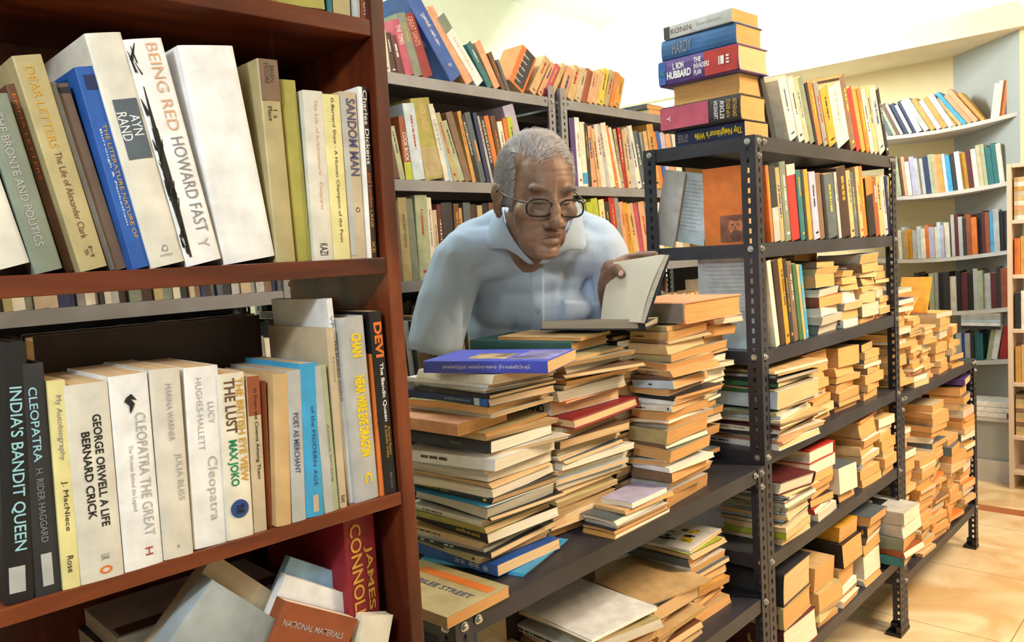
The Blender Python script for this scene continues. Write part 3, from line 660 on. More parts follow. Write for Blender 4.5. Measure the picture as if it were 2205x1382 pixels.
# ------------------------------------------------------------------ grey racks behind the man
G1 = BAY[1]; nB = BN + .012
TOPL = 'atop the grey rack'
r = row(FB, nB, BZ[0], [
 (828, 815, 60, 'ivory', dict()), (843, 822, 70, 'chocolate', {}), (858, 828, 78, 'maroon', {}), (874, 833, 44, 'rose', dict(cn='red', txt=[('THE TIMES', 'white', (.1, .45), .5, .5)])), (893, 839, 33, 'graygreen', {}),
 (912, 851, 38, 'crimson', dict(txt=[('GREAT SAINTS', 'paleorange', (.05, .5), .5, .5)])), (936, 936, 100, None),
 (972, 868, -14, 'blue', dict(hard=True, W=.2, free=1, txt=[('ஐனங்கி  பண்டைய', 'white', (.26, .62), .36, .45, .01), ('ஞு', 'white', (.83, .87), .22, .45)], label='very large bright blue book leaning with white lettering on the grey rack', xr=1006)),
 (1006, 917, 22, 'peach', dict(free=1, hard=True)), (1028, 941, 40, 'white', dict(free=1, hard=True, W=.17, patch=[((0, .22), 'graygreen')], txt=[('THE WORKS', 'paleorange', (.3, .8), .3, .5)], label='large white and grey-green hardback leaning left beyond the bright blue book')),
 (1052, 1004, 95, 'teal', {}), (1066, 1022, 92, 'peach', {}), (1082, 1050, 115, 'brown', {}), (1093, 1068, 130, 'slate', dict(xr=1100)),
], TOPL, 'the wooden upright', 'books leaning on top of the grey rack', W=.15, end=1100, lean_max=.7)
b0 = find('very large bright blue')
# blue front cover lettering
L, T = dims(b0)
lettering('டாக்டர்\nஅம்பேத்கர்', b0, INK['white'], Matrix.Translation((L * .5, .08, T + .0006)) @ Matrix(((0, 1, 0, 0), (-1, 0, 0, 0), (0, 0, 1, 0), (0, 0, 0, 1))), .12, .05, 0, 'cover_lettering')
r = row(FB, nB, BZ[0], [
 (1098, 1128, 122, 'orange', dict(W=.10, patch=[((.0, .94), 'charcoal', (.12, .72))], label='orange book with black title panel leaning right on top of the grey rack', xr=1138)),
 (1141, 1178, 134, 'tan', {}), (1158, 1188, 140, 'peach', {}), (1170, 1200, 145, 'rose', {}), (1182, 1212, 142, 'tan', dict(xr=1194)),
], TOPL, 'the orange one', 'books leaning right on top of the grey rack', W=.13, end=1196, mono=False)
b0 = find('orange book with black title'); L, T = dims(b0)
for k, tx in enumerate(('Matters', 'lady', 'in the', 'Massacred', 'Sisters')):
    lettering(tx, b0, INK['white'], Matrix.Translation((L * (.82 - k * .16), -.0010, T * .58)) @ Matrix(((0, 1, 0, 0), (0, 0, 1, 0), (-1, 0, 0, 0), (0, 0, 0, 1))), T * .38, L * .055, .01, 'spine_lettering')
r = row(FB, nB, BZ[0], [
 (1204, 1222, 150, 'peach', {}), (1222, 1240, 148, 'tan', {}), (1238, 1254, 152, 'beige', {}), (1252, 1266, 152, 'rust', {}), (1264, 1278, 158, 'peach', {}), (1276, 1292, 156, 'tan', {}), (1288, 1302, 152, 'yellow', {}), (1300, 1316, 156, 'khaki', {}), (1312, 1326, 158, 'orange', {}), (1322, 1334, 168, 'gold', {}), 
], 'atop the right grey rack', 'the paired uprights', 'books leaning on the right grey rack top', W=.12, end=1336, mono=False)
# flat books at the right of that top
def flat_at(F, px, py, z, ang, L, W, T, c, kind=0, **k):
    s, n, _ = hit_z(F, px, py, z); return lying(F, s, n, z, ang, L, W, T, c, kind, **k)
zt = BZ[0]
s1 = s_at(FB, nB, zt, 1398)
b = lying(FB, s1, nB + .0, zt, 0.0, .2, .14, .022, 'khaki', kind=0, page='old', label='tan-edged book lying at the bottom of the small flat pile on the right grey rack')
lying(FB, s1 - .012, nB + .003, zt + .0225, -0.05, .2, .14, .016, 'charcoal', kind=0, page='old', label='dark-spined book lying on the flat pile of the right grey rack')
lying(FB, s1 - .006, nB + .006, zt + .039, 0.04, .19, .13, .006, 'navy', kind=0, page='old', label='thin navy book topmost on the flat pile of the right grey rack')
lying(FB, s_at(FB, nB, zt, 1255), nB - .012, zt, 0.03, .2, .12, .009, 'white', kind=1, page='white', label='thin white booklet lying along the edge of the right grey rack top') if False else None
lying(FB, s1 + .19, nB, zt, 0.0, .18, .12, .025, 'green', kind=0, label='green-spined book lying behind the tall stack on the right grey rack top')

GM = 'in the second grey row'
r = row(FB, nB, BZ[1], [
 (842, 822, 290, 'brown', {}), (862, 838, 272, 'sage', {}), (874, 858, 250, 'rust', dict(txt=[('COOK BOOK', 'white', (.25, .7), .5, .5)], patch=[((.72, 1), 'lime')])), (891, 862, 222, 'paleblue', dict(W=.14)),
 (917, 872, 214, 'olive', dict(hard=True, txt=[('HOLINESS', 'cream' if False else 'paleorange', (.08, .4), .3, .5)], patch=[((.6, .97), 'khaki')], label='wide pale olive hardback with faint title, second grey shelf')), (958, 904, 229, 'ivory', dict(txt=[('LETTERS', 'grey', (.2, .6), .4, .5)])), (970, 922, 236, 'sky', dict(xr=977)),
 (978, 936, 244, 'khaki', {}), (990, 950, 262, 'sage', {}), (1003, 960, 243, 'coffee', {}), (1018, 984, 240, 'ochre', {}), (1027, 992, 248, 'black', dict(txt=[('AUTOBIOGRAPHY', 'beige' if False else 'white', (.1, .6), .5, .5)])), (1036, 1000, 243, 'slate', dict(hard=True, patch=[((.4, .7), 'ochre', (.2, .5))])),
 (1049, 1017, 243, 'navy', {}), (1059, 1027, 250, 'silver', {}), (1064, 1033, 252, 'black', dict(txt=[('XEXEXEXEXEX', 'white', (.05, .7), .5, .5)])), (1073, 1042, 250, 'orange', {}), (1083, 1055, 250, 'brown', {}), (1094, 1070, 262, 'cream', {}), (1105, 1082, 255, 'orange', {}), (1113, 1090, 252, 'lime', {}),
 (1126, 1098, 226, 'lavender', dict(W=.16, hard=True, free=1, lean=.30, patch=[((.36, 1), 'lime')], xr=1150, label='pale lavender and lime book leaning steeply beside the grey upright')),
], GM, 'the wooden upright', 'books in the second row of the grey rack', W=.13, end=1122)
r = row(FB, nB, BZ[1], [
 (1237, 1225, 254, 'purple', dict(label='purple book at the left end of the right rack row, next to uprights', cn='purple')), (1246, 1236, 252, 'white', {}), (1257, 1248, 262, 'cream', dict(patch=[((.78, .95), 'azure')])), (1268, 1257, 266, 'charcoal', {}), (1276, 1262, 271, 'peach', {}), (1288, 1270, 277, 'tan', {}),
 (1297, 1279, 268, 'ivory', {}), (1308, 1287, 270, 'silver', {}), (1316, 1293, 265, 'cream', {}), (1327, 1303, 271, 'orange', {}), (1334, 1310, 275, 'ivory', {}), (1340, 1320, 278, 'khaki', {}), (1346, 1329, 275, 'red', dict(cn='rust red')), (1352, 1336, 278, 'tan', {}), (1362, 1343, 276, 'silver', {}), (1374, 1350, 272, 'cream', {}), (1384, 1362, 283, 'slate', {}), (1394, 1374, 285, 'grey', {}),
 (1402, 1384, 283, 'tan', {}), (1410, 1392, 268, 'ochre', {}), (1424, 1406, 284, 'orange', {}), (1432, 1411, 284, 'blue', {}), (1440, 1420, 286, 'lavender', {}), (1450, 1430, 290, 'peach', {}), (1462, 1445, 288, 'cream', {}),
], 'in the right grey second row', 'the uprights', 'books in the second row of the right grey rack', W=.13, end=1476)
r = row(FB, nB, BZ[2], [
 (850, 838, 432, 'coffee', {}), (870, 856, 425, 'khaki', dict(txt=[('ANCIENT STUDIES', 'black', (.2, .6), .3, .5)])), (890, 872, 428, 'graygreen', {}), (906, 893, 420, 'sage', dict(hard=True, xr=932)), (926, 912, 425, 'ivory', dict(txt=[('RELIGIOUS BOOKS', 'black', (.15, .6), .25, .5)])), (942, 930, 452, 'beige', {}), (952, 940, 440, 'maroon', {}), (962, 950, 436, 'charcoal', dict(xr=985)),
 (986, 976, 438, 'brown', {}), (998, 986, 448, 'ochre', {}), (1006, 996, 436, 'slate', {}), (1022, 1012, 440, 'chocolate', {}), (1036, 1026, 442, 'khaki', {}), (1048, 1038, 438, 'black', {}), (1062, 1052, 436, 'brown', {}), (1076, 1066, 436, 'grey', {}),
], 'in the third grey row', 'the wooden upright', 'books in the third row of the grey rack', W=.13, end=1090)
r = row(FB, nB, BZ[2], [
 (1252, 1236, 436, 'khaki', {}), (1262, 1248, 430, 'sage', {}), (1276, 1260, 436, 'lime', {}), (1290, 1272, 428, 'lime', {}), (1304, 1288, 430, 'lemon', {}), (1316, 1300, 436, 'charcoal', {}), (1328, 1310, 424, 'red', {}), (1340, 1320, 422, 'grey', {}), (1350, 1332, 436, 'peach', {}), (1360, 1340, 438, 'gold', {}), (1370, 1350, 440, 'tan', {}), (1382, 1362, 440, 'rose', dict(cn='pinkish')), (1392, 1374, 436, 'peach', {}), (1404, 1388, 436, 'silver', {}),
 (1414, 1398, 438, 'orange', {}), (1426, 1410, 438, 'cream', {}), (1436, 1422, 436, 'lime', {}), (1448, 1432, 436, 'tan', {}), (1462, 1446, 440, 'ivory', {}), (1476, 1460, 440, 'khaki', {})
], 'in the right grey third row', 'the uprights', 'books in the third row of the right grey rack', W=.13, end=1490)
# lower rows: mostly hidden
rg = random.Random(11)
def filler(F, n, z, x0, x1, h0, h1, pal, W=.13, lean=.1, t0=.01, t1=.03, zf=None, stuff=True):
    """a run of small distant books from px x0 to px x1"""
    s = s_at(F, n, z, x0); se = s_at(F, n, z, x1)
    ln = lean
    while s < se:
        T = rg.uniform(t0, t1); L = rg.uniform(h0, h1); ln = min(ln, max(-.05, lean + rg.uniform(-.05, .03)))
        zz = zf(F, s, n) if zf else z
        standing(F, s, n + rg.uniform(0, .012), zz, lean, L, W, T, rg.choice(pal), page=rg.choice(['tan', 'white', 'old']), stuff=stuff)
        s += T / cos(lean) + .001
    return
MIX = ['cream', 'tan', 'khaki', 'silver', 'slate', 'charcoal', 'brown', 'white', 'peach', 'graygreen', 'orange', 'navy', 'ivory', 'ochre', 'maroon', 'teal', 'beige']
DARKMIX = ['charcoal', 'khaki', 'slate', 'chocolate', 'beige', 'brown', 'silver', 'navy', 'graygreen', 'cream', 'coffee', 'grey']
for z_ in (1, 2, 3): filler(FB, nB, BZ[z_], 1532, 1690, .16, .22, ['cream', 'tan', 'ivory', 'ochre', 'slate', 'azure', 'peach', 'brown'], lean=.06)
filler(FB, nB, BZ[3], 858, 1440, .17, .21, ['charcoal', 'graygreen', 'slate', 'khaki', 'lime', 'silver'], lean=.08)
filler(FB, nB, BZ[3], 1418, 1560, .15, .17, ['cream', 'tan', 'ivory', 'silver', 'lemon', 'peach'], lean=0)
filler(FB, nB + .14, BZ[3], -60, 1440, .22, .26, ['charcoal', 'chocolate', 'coffee', 'slate'], W=.1, lean=.0)  # rear row of dark books, added to block the bright wall
filler(FB, nB + .15, BZ[2], 850, 1180, .22, .26, ['charcoal', 'chocolate', 'black', 'slate'], W=.1, lean=.0)  # dark row added behind the third one so its gaps stay dark
filler(FB, nB, BZ[1], 1118, 1172, .17, .2, ['charcoal', 'slate'], lean=.05)
filler(FB, nB, BZ[2], -40, 618, .17, .215, DARKMIX, lean=.05)
filler(FB, nB, BZ[3], -60, 600, .17, .21, DARKMIX, lean=.05)
filler(FB, nB, BZ[1], -40, 618, .17, .21, DARKMIX, lean=.05)

# ------------------------------------------------------------------ tall rack in the middle
def zcorner(b): return b
# stack on its top, from the bottom
zz = HZ[0]
def top_book(pl, pr, T, c, tag_label, kind, n_w=.13, pages='tan', hard=True, z=None):
    """spine (or fore-edge) runs from left px corner pl to right px corner pr at height z"""
    a = hit_z(FR, *pl, z); b = hit_z(FR, *pr, z)
    return a, b
def stack_book(sR, nR, ang, L, W, T, c, z, kind, lab, hard=True, page='tan', **k):
    """right near corner of the visible long side at (sR, nR); the long side runs away to the left"""
    N = FR.N * cos(ang) - FR.D * sin(ang); D = FR.D * cos(ang) + FR.N * sin(ang)
    o = FR.P(sR, nR, z)
    if kind == 0: M = basis(-N, D, (-N).cross(D), o + N * L)
    else: M = basis(N, -D, N.cross(-D), o + D * W)
    return book(M, L, W, T, c, hard=hard, page=page, label=lab, warp=.0008, **k)
tstack = 'tall stack on top of the dark rack'
b1 = stack_book(.012, .030, -.04, 0.200, 0.120, 0.040, 'navy', zz + 0.0000, 0, 'dark violet paperback with yellow title at the bottom of the tall top stack', hard=False, page='old')
spine_text(b1, 0.200, 0.040, "Thy Neighbour's Wife", 'yellow', (.30, .97), .55, .52, .03, down=False, rev=True, lift=.0012); spine_text(b1, 0.200, 0.040, 'GAY TALESE', 'lavender' if False else 'palegrey', (.05, .2), .5, .5, 0, down=False, rev=True, lift=.0012)
b2 = stack_book(-.012, .028, -.03, 0.228, 0.135, 0.063, 'charcoal', zz + 0.0406, 0, 'dark hardback with wine-red spine end, second from bottom of the top stack', page='old')
spine_patch(b2, 0.228, 0.063, (0, .62), 'rose', (.06, .94), down=False, lift=.0003); 
for k, tx in enumerate(('DAUGHTER', 'of the RIGHTS', 'ELDER', 'TREASON')):
    lettering(tx, b2, INK['white' if k > 1 else 'gold'], Matrix.Translation((.228 * (.94 - .075 * k), -.0018, .031)) @ Matrix(((0, 1, 0, 0), (0, 0, 1, 0), (1, 0, 0, 0), (0, 0, 0, 1))), .044, .011, .01, 'spine_lettering')
lettering('Y', b2, INK['white'], Matrix.Translation((.026, -.0018, .031)) @ Matrix(((0, 1, 0, 0), (0, 0, 1, 0), (-1, 0, 0, 0), (0, 0, 0, 1))), .014, .012, .0, 'emblem')
b3 = stack_book(.012, .040, -.05, 0.195, 0.125, 0.052, 'khaki', zz + 0.1042, 1, 'grey-edged old book with its page edges outward, third from bottom of top stack', hard=True, page='old')
b4 = stack_book(-.018, .026, -.06, 0.232, 0.145, 0.064, 'purple', zz + 0.1568, 0, 'purple and red hardback with white author name in the tall top stack', page='tan')
spine_patch(b4, 0.232, 0.064, (.60, .995), 'red', (.04, .96), down=False, lift=.0003); spine_patch(b4, 0.232, 0.064, (.005, .10), 'blue', (.06, .94), down=False, lift=.0003)
spine_text(b4, 0.232, 0.064, 'L. RON', 'white', (.2, .34), .26, .68, .03, down=False, lift=.0015); spine_text(b4, 0.232, 0.064, 'HUBBARD', 'white', (.12, .43), .3, .36, .04, down=False, lift=.0015)
for k, tx in enumerate(('THE', 'INVADERS', 'PLAN')): spine_text(b4, 0.232, 0.064, tx, 'white', (.47, .56 if k != 1 else .66), .2, .74 - k * .24, .02, down=False, lift=.0017)
for k, (ch, xx, ww) in enumerate((('=', .79, .02), ('1', .82, .02), ('III', .88, .03))): lettering(ch, b4, INK['white'], Matrix.Translation((.232 * xx, -.0018, .032)) @ SPINE_LYING @ Matrix.Rotation(pi / 2, 4, 'Z'), .020, .008, .02, 'spine_lettering')
lettering('ஃ', b4, INK['green'], Matrix.Translation((.015, -.0018, .032)) @ SPINE_LYING, .012, .014, .05, 'emblem')
b5 = stack_book(-.010, .034, -.05, 0.215, 0.130, 0.052, 'slate', zz + 0.2214, 0, 'faded blue hardback second from the top of the tall stack', page='old', sm=mat('cover_faded_blue', hexc('2f5f93'), .6, var=.25, scale=14))
spine_text(b5, 0.215, 0.052, 'HARDY', 'grey', (.16, .42), .55, .5, .0, down=False, lift=.0015)
b6 = stack_book(-.015, .040, -.08, 0.200, 0.120, 0.032, 'silver', zz + 0.2740, 0, 'silver paperback with thin grey title, topmost on the tall stack', hard=False, page='old')
spine_patch(b6, 0.200, 0.032, (.0, .09), 'charcoal', (.03, .97), down=False); spine_text(b6, 0.200, 0.032, 'KONIN', 'brown', (.11, .42), .42, .5, 0, down=False, lift=.0012); spine_text(b6, 0.200, 0.032, 'Peter Chudwik', 'grey', (.5, .85), .22, .5, 0, down=False, lift=.0012)

TR = 'atop the tall dark rack'
r = row(FR, .006, HZ[0], [
 (1702, 1676, 172, 'cream', dict(page='white')), (1721, 1691, 172, 'ivory', {}), (1735, 1708, 172, 'sage', {}), (1746, 1716, 171, 'graygreen', {}), (1757, 1733, 179, 'black', {}), (1763, 1739, 178, 'orange', {}), (1774, 1748, 180, 'grey', {}), (1786, 1763, 194, 'gold', {}), (1806, 1776, 200, 'ivory', dict(W=.15, txt=[('list of contents', 'grey', (.1, .6), .2, .5)])), (1834, 1800, 174, 'coffee', dict(page='old')),
 (1846, 1815, 202, 'red', {}), (1857, 1827, 200, 'ochre', {}), (1866, 1836, 199, 'orange', {}), (1876, 1846, 205, 'cream', {}), (1885, 1856, 203, 'tan', {}), (1895, 1866, 200, 'silver', dict(W=.15)), (1910, 1882, 199, 'black', {}),
], TR, 'the tall stack', 'upright books on top of the tall dark rack', W=.14, end=1917, page='tan')
standing(FR, .165, .03, HZ[0], .36, .165, .12, .02, 'charcoal', label='short grey book with black edge leaning behind the tall top stack')

UR = 'on the upper dark shelf'
r = row(FR, .006, HZ[1], [
 (1662, 1648, 356, 'orange', {}), (1668, 1652, 358, 'charcoal', dict(patch=[((.55, 1), 'silver')])), (1682, 1664, 362, 'khaki', {}), (1692, 1672, 350, 'graygreen', dict(W=.15)), (1706, 1690, 356, 'red', dict(patch=[((0, .14), 'ivory')], page='white')), (1725, 1708, 368, 'teal', {}), (1737, 1717, 368, 'charcoal', {}), (1743, 1724, 368, 'gold', {}),
 (1752, 1735, 373, 'lavender', dict(page='white')), (1768, 1748, 378, 'coffee', {}), (1778, 1757, 380, 'black', {}), (1786, 1764, 382, 'slate', dict(W=.15, xr=1806)), (1808, 1787, 376, 'silver', {}), (1814, 1800, 362, 'chocolate', dict(W=.15)), (1834, 1815, 372, 'tan', {}), (1843, 1823, 378, 'slate', {}), (1851, 1833, 362, 'tan', {}), (1862, 1841, 363, 'orange', {}),
 (1870, 1852, 388, 'black', dict(patch=[((0, .3), 'orange')], label='wide black book with orange flame print at its head, upper dark shelf')), (1888, 1872, 392, 'rust', {}), (1897, 1880, 386, 'tan', {}), (1906, 1888, 385, 'silver', {}), (1915, 1897, 384, 'navy', {}), (1922, 1904, 386, 'khaki', {}),
], UR, 'the near post', 'books on the upper shelf of the tall dark rack', W=.14, end=1929)
# covers seen through the open end of that shelf
sO = .030
b = book(basis(Z, -FR.N, Z.cross(-FR.N), FR.P(sO, .160, HZ[1]) ), .196, .125, .014, 'orange', label='orange paperback with a printed portrait, cover facing the rack end')
b['label'] = 'orange paperback with a printed grey portrait, its cover facing the rack end'
# portrait on its cover: a shaded head and shoulders
pm = mat('portrait_print', hexc('8a5a48'), .6, var=.35, scale=30)
q = MB(); q.box(.006, .074, .046, .122, -.0005, .0003); q.build('cover_photo', pm, b)
def blob(q, cx, cy, rx, ry, z, n=20):
    i = len(q.v); q.v += [Vector((cx + rx * cos(2 * pi * k / n), cy + ry * sin(2 * pi * k / n), z)) for k in range(n)]; q.f.append(tuple(range(i, i + n))); q.m.append(0)
q = MB(); blob(q, .046, .088, .024, .019, -.0008); q.build('cover_photo_face', mat('portrait_light', hexc('c27c52'), .6, var=.3, scale=70), b)
PD = mat('portrait_dark', hexc('6f4a3e'), .6, var=.3, scale=80)
q = MB(); blob(q, .022, .090, .014, .016, -.0010); blob(q, .066, .088, .007, .016, -.0010); blob(q, .050, .0805, .0018, .0045, -.0010); blob(q, .050, .0945, .0018, .0045, -.0010); blob(q, .042, .0875, .005, .0016, -.0010); blob(q, .0355, .0875, .0016, .006, -.0012); q.build('cover_photo_features', PD, b)
def leaning_cover(n0, n1, lean, L, T, c, lab, s=.03, z=HZ[1]):
    """book whose front cover faces the rack end, its top tipped towards the right (-n)"""
    up = Z * cos(lean) - FR.N * sin(lean); y = -FR.N * cos(lean) - Z * sin(lean)
    y = -(FR.N * cos(lean) + Z * sin(lean))
    W = (n0 - n1)
    o = FR.P(s, n0, z) + Z * (W * sin(lean))
    return book(basis(up, y, up.cross(y), o), L, W, T, c, label=lab)
b = leaning_cover(.308, .172, .20, .185, .016, 'paleblue', 'pale printed booklet leaning in the open end of the upper dark shelf', s=.05)
b['label'] = 'pale grey booklet with fine print leaning beside the orange paperback'
for k in range(14): lettering('of the wide stories and of the hand for all', b, INK['grey'], Matrix.Translation((.165 - k * .010, .07, -.0006)) @ Matrix(((0, 1, 0, 0), (1, 0, 0, 0), (0, 0, -1, 0), (0, 0, 0, 1))), .10 if k % 3 else .07, .0036, 0, 'cover_lettering')
b = leaning_cover(.314, .25, .22, .2, .006, 'silver', 'narrow silver booklet leaning against the far left post', s=.028)
q = leaning_cover
b = book(basis(Z, -FR.N, Z.cross(-FR.N), FR.P(.05, .195, HZ[2])), .235, .16, .018, 'paleblue', label='grey back cover with paragraphs of print, seen through the rack end below')
for k in range(13): lettering('the whole story of a man and his books and papers', b, INK['grey'], Matrix.Translation((.222 - k * .0105, .085, -.0006)) @ Matrix(((0, 1, 0, 0), (1, 0, 0, 0), (0, 0, -1, 0), (0, 0, 0, 1))), .12 if k % 4 else .09, .0040, 0, 'cover_lettering')

r = row(FR, .006, HZ[2], [
 (1672, 1651, 563, 'cream', dict(page='tan')), (1681, 1662, 562, 'chocolate', {}), (1694, 1672, 560, 'gold', dict(cn='yellow')), (1704, 1684, 560, 'charcoal', {}), (1712, 1694, 566, 'coffee', {}), (1722, 1704, 570, 'green', {}), (1731, 1713, 572, 'tan', {}), (1737, 1721, 572, 'azure', dict(cn='blue', xr=1743)),
], 'on the middle dark shelf', 'the near post', 'upright books on the middle shelf of the tall dark rack', W=.14, end=1744)
# ------------------------------------------------------------------ piles of flat books
def pile(F, base, top, specs, where, group, Lr=(.17, .21), Wr=(.12, .14), ang0=0.0, ja=.10, jp=.009, stuff=False, page='old', seed=1, kinds=(0, 0, 0, 2), upto=None):
    """specs listed from the top: (colour, thickness mm, options); near corner moves from base to top"""
    rg = random.Random(seed); out = []
    tot = sum(sp[1] for sp in specs); H_ = top[2] - base[2]; z = base[2]
    n = len(specs)
    for i in range(n - 1, -1, -1):
        sp = specs[i]; c, T = sp[0], sp[1] / tot * H_; op = sp[2] if len(sp) > 2 else {}
        t = (z - base[2]) / max(H_, 1e-4)
        s = base[0] + (top[0] - base[0]) * t + rg.uniform(-jp, jp) + op.get('ds', 0); nn = base[1] + (top[1] - base[1]) * t + rg.uniform(-jp, jp) + op.get('dn', 0)
        L = op.get('L', rg.uniform(*Lr)); W = op.get('W', rg.uniform(*Wr)); k = op.get('k', rg.choice(kinds)); a = ang0 + op.get('a', rg.uniform(-ja, ja))
        pg = op.get('p', page if rg.random() < .6 else rg.choice(['tan', 'old', 'grey', 'white']))
        nm = cname(c); pos = 'topmost' if i == 0 else ('bottom one' if i == n - 1 else ordw(i) + ' from the top')
        lab = op.get('label') or '%s%s book in %s, %s' % (adj(T, L), nm, where, pos)
        b = lying(F, s, nn, z, a, L, W, T - .0004, c, k, hard=op.get('hard', False), page=pg, warp=.0045, label=lab, group=group, stuff=stuff, seed=rg.random(), tilt=op.get('tilt', 0), tiltx=op.get('tiltx', 0))
        if b is not None and k in (0, 1):
            if not op.get('txt') and T > .009 and RM.random() < .6: title_marks(b, L, T - .0004, c, False)
            for q_ in op.get('patch', []): spine_patch(b, L, T - .0004, q_[0], q_[1], q_[2] if len(q_) > 2 else (.04, .96), down=False, lift=.0012)
            for tx in op.get('txt', []): spine_text(b, L, T, tx[0], tx[1], tx[2], tx[3], tx[4], tx[5] if len(tx) > 5 else 0, down=False, lift=.0022)
        out.append(b); z += T
    return out
def rspec(n, pal, seed, t=(5, 20), first=()):
    rg = random.Random(seed); return list(first) + [(rg.choice(pal), rg.uniform(*t)) for _ in range(n)]
ZT = ZLOW
# stack 1, nearest
pile(FR, (-.905, .085, ZT), (-.885, .060, 1.186), [
 ('cream', 15, dict(k=0, L=.2)), ('white', 8, dict(k=0)), ('ivory', 7), ('black', 7, dict(k=0, L=.2, txt=[('the age', 'grey', (.1, .3), .4, .5)])), ('navy', 13, dict(k=0, L=.22, a=-.02, patch=[((.84, .9), 'paleblue'), ((.90, .99), 'blue')], txt=[('எதிர்காலம்', 'cyan', (.5, .8), .5, .5)], label='navy book with pale spine sticker in the nearest pile, fifth from top')), ('khaki', 13, dict(k=2)), ('ivory', 8),
 ('peach', 22, dict(k=0, ds=-.045, dn=.02, a=.04, W=.13, label='pinkish grey thick book jutting left in the nearest pile')), ('khaki', 7), ('tan', 9), ('charcoal', 19, dict(k=0, L=.22, a=.03, dn=-.01, p='white', txt=[('THE HINDU', 'grey', (.55, .7), .3, .5)], label='charcoal book with cream pages in the middle of the nearest pile')),
 ('ivory', 6, dict(a=-.2)), ('white', 20, dict(k=0, dn=-.02, a=.12, p='white', label='thick white book bent at its corner in the nearest pile')), ('silver', 11), ('cream', 13, dict(k=2, p='white')), ('tan', 9), ('ivory', 15, dict(k=2, p='white', a=.1)), ('charcoal', 11), ('azure', 3, dict(k=0, a=0)),
 ('ivory', 18, dict(k=2, p='grey')), ('black', 6), ('ivory', 10, dict(k=0)), ('olive', 11, dict(k=0)), ('black', 17, dict(k=0, L=.22, p='white', txt=[('அரசியல் களம்', 'yellow', (.62, .92), .45, .5)], label='black book with small yellow lettering low in the nearest pile')), ('tan', 9), ('silver', 7), ('charcoal', 8, dict(txt=[('- - -  --', 'white', (.1, .6), .3, .5)], k=0)), ('khaki', 10),
 ('blue', 17, dict(k=0, dn=-.02, txt=[('** ** *', 'white', (.5, .9), .6, .5)], label='blue picture-spined book near the bottom of the nearest pile')), ('azure', 5, dict(k=0, dn=-.06, ds=.04, a=.25, W=.18, label='wide flat magazine with light blue corner jutting from under the nearest pile')),
], 'the nearest pile', 'books in the nearest pile on the low rack', Lr=(.19, .225), Wr=(.165, .19), seed=5, page='tan', ja=.09, jp=.008)
# big blue Tamil paperback on top of it
a = hit_z(FR, 1180, 804, 1.188); bb = hit_z(FR, 912, 803, 1.188)
ang = math.atan2(-(bb[0] - a[0]), bb[1] - a[1])
b = lying(FR, a[0], a[1], 1.188, ang, math.hypot(a[0] - bb[0], a[1] - bb[1]), .16, .021, 'blue', 0, page='tan', label='bright blue-violet paperback with white lettering, topmost on the nearest pile')
L_ = math.hypot(a[0] - bb[0], a[1] - bb[1]); RB = mat('cover_royal_blue', hexc('4a55c8'), .4, var=.08)
b.children[0].data.materials.clear(); b.children[0].data.materials.append(RB)
spine_text(b, L_, .021, 'முன்னேற்றம்  எல்லோருக்கும்  இயலக்கூடியதே', 'white', (.17, .87), .42, .5, .0, down=False, lift=.0014)
q = MB(); q.box(L_ * .3, L_ * .62, .03, .10, .0209, .0214); q.build('cover_picture', mat('cover_picture_print', hexc('b9a27e'), .5, var=.6, scale=22), b)
q = MB(); q.box(L_ * .66, L_ * .98, .02, .14, .0209, .0214); q.build('cover_picture', mat('cover_picture_violet', hexc('8a86c0'), .5, var=.45, scale=26), b)
# loose flat book by the corner of the rack
s, n, _ = hit_z(FR, 962, 1330, ZT + .018)
b = lying(FR, s, n, ZT, .02, .21, .14, .018, 'khaki', 0, page='old', label='old tan book lying alone on the near corner of the low rack')
q = MB(); q.box(.03, .20, .10, .12, .0179, .0184); q.build('cover_band', cmat('orange'), b)
lettering('JUBILEE STREET', b, INK['blue2'], Matrix.Translation((.115, .072, .0186)) @ Matrix(((1, 0, 0, 0), (0, 1, 0, 0), (0, 0, 1, 0), (0, 0, 0, 1))), .15, .018, .01, 'cover_lettering')

WARM = ['tan', 'cream', 'ivory', 'khaki', 'beige', 'silver', 'coffee', 'graygreen', 'ochre', 'peach', 'slate', 'white', 'charcoal', 'brown']
# stack 2
s2 = [('khaki', 5, dict(a=.1)), ('beige', 8), ('tan', 12, dict(k=0)), ('coffee', 6, dict(a=-.2)), ('ivory', 6, dict(a=.15)), ('khaki', 7), ('silver', 8), ('ivory', 18, dict(k=0, a=-.06)), ('orange', 4), ('white', 22, dict(k=0, L=.16, dn=.02, txt=[('FICTION AND', 'black', (.1, .9), .7, .5, .03)], label='white-spined book with dense black print in the second pile')),
 ('crimson', 17, dict(k=2, L=.22, W=.24, dn=-.02, p='tan', label='large crimson hardback with tan pages jutting right in the second pile', hard=True)), ('khaki', 8), ('sky', 14, dict(k=0, a=.1, patch=[((0, 1), 'lemon', (0, .25))], label='sky blue and yellow paperback in the middle of the second pile')), ('coffee', 14), ('azure', 4), ('tan', 9), ('ivory', 7), ('slate', 7), ('cream', 9), ('silver', 8), ('ivory', 10), ('paleblue', 8), ('tan', 10), ('khaki', 10), ('ivory', 12), ('lemon', 10), ('white', 7), ('tan', 12), ('ivory', 16, dict(k=2)), ('gold', 18, dict(k=2, p='old'))]
pile(FR, (-.700, .100, ZT), (-.690, .055, 1.188), s2, 'the second pile', 'books in the second pile on the low rack', Lr=(.17, .2), Wr=(.20, .225), seed=8, page='tan', ja=.1)
a = hit_z(FR, 1230, 759, 1.190); bb = hit_z(FR, 1012, 752, 1.190); ang = math.atan2(-(bb[0] - a[0]), bb[1] - a[1]); L_ = math.hypot(a[0] - bb[0], a[1] - bb[1])
TEALM = mat('cover_deep_teal', hexc('1f5052'), .6, var=.1)
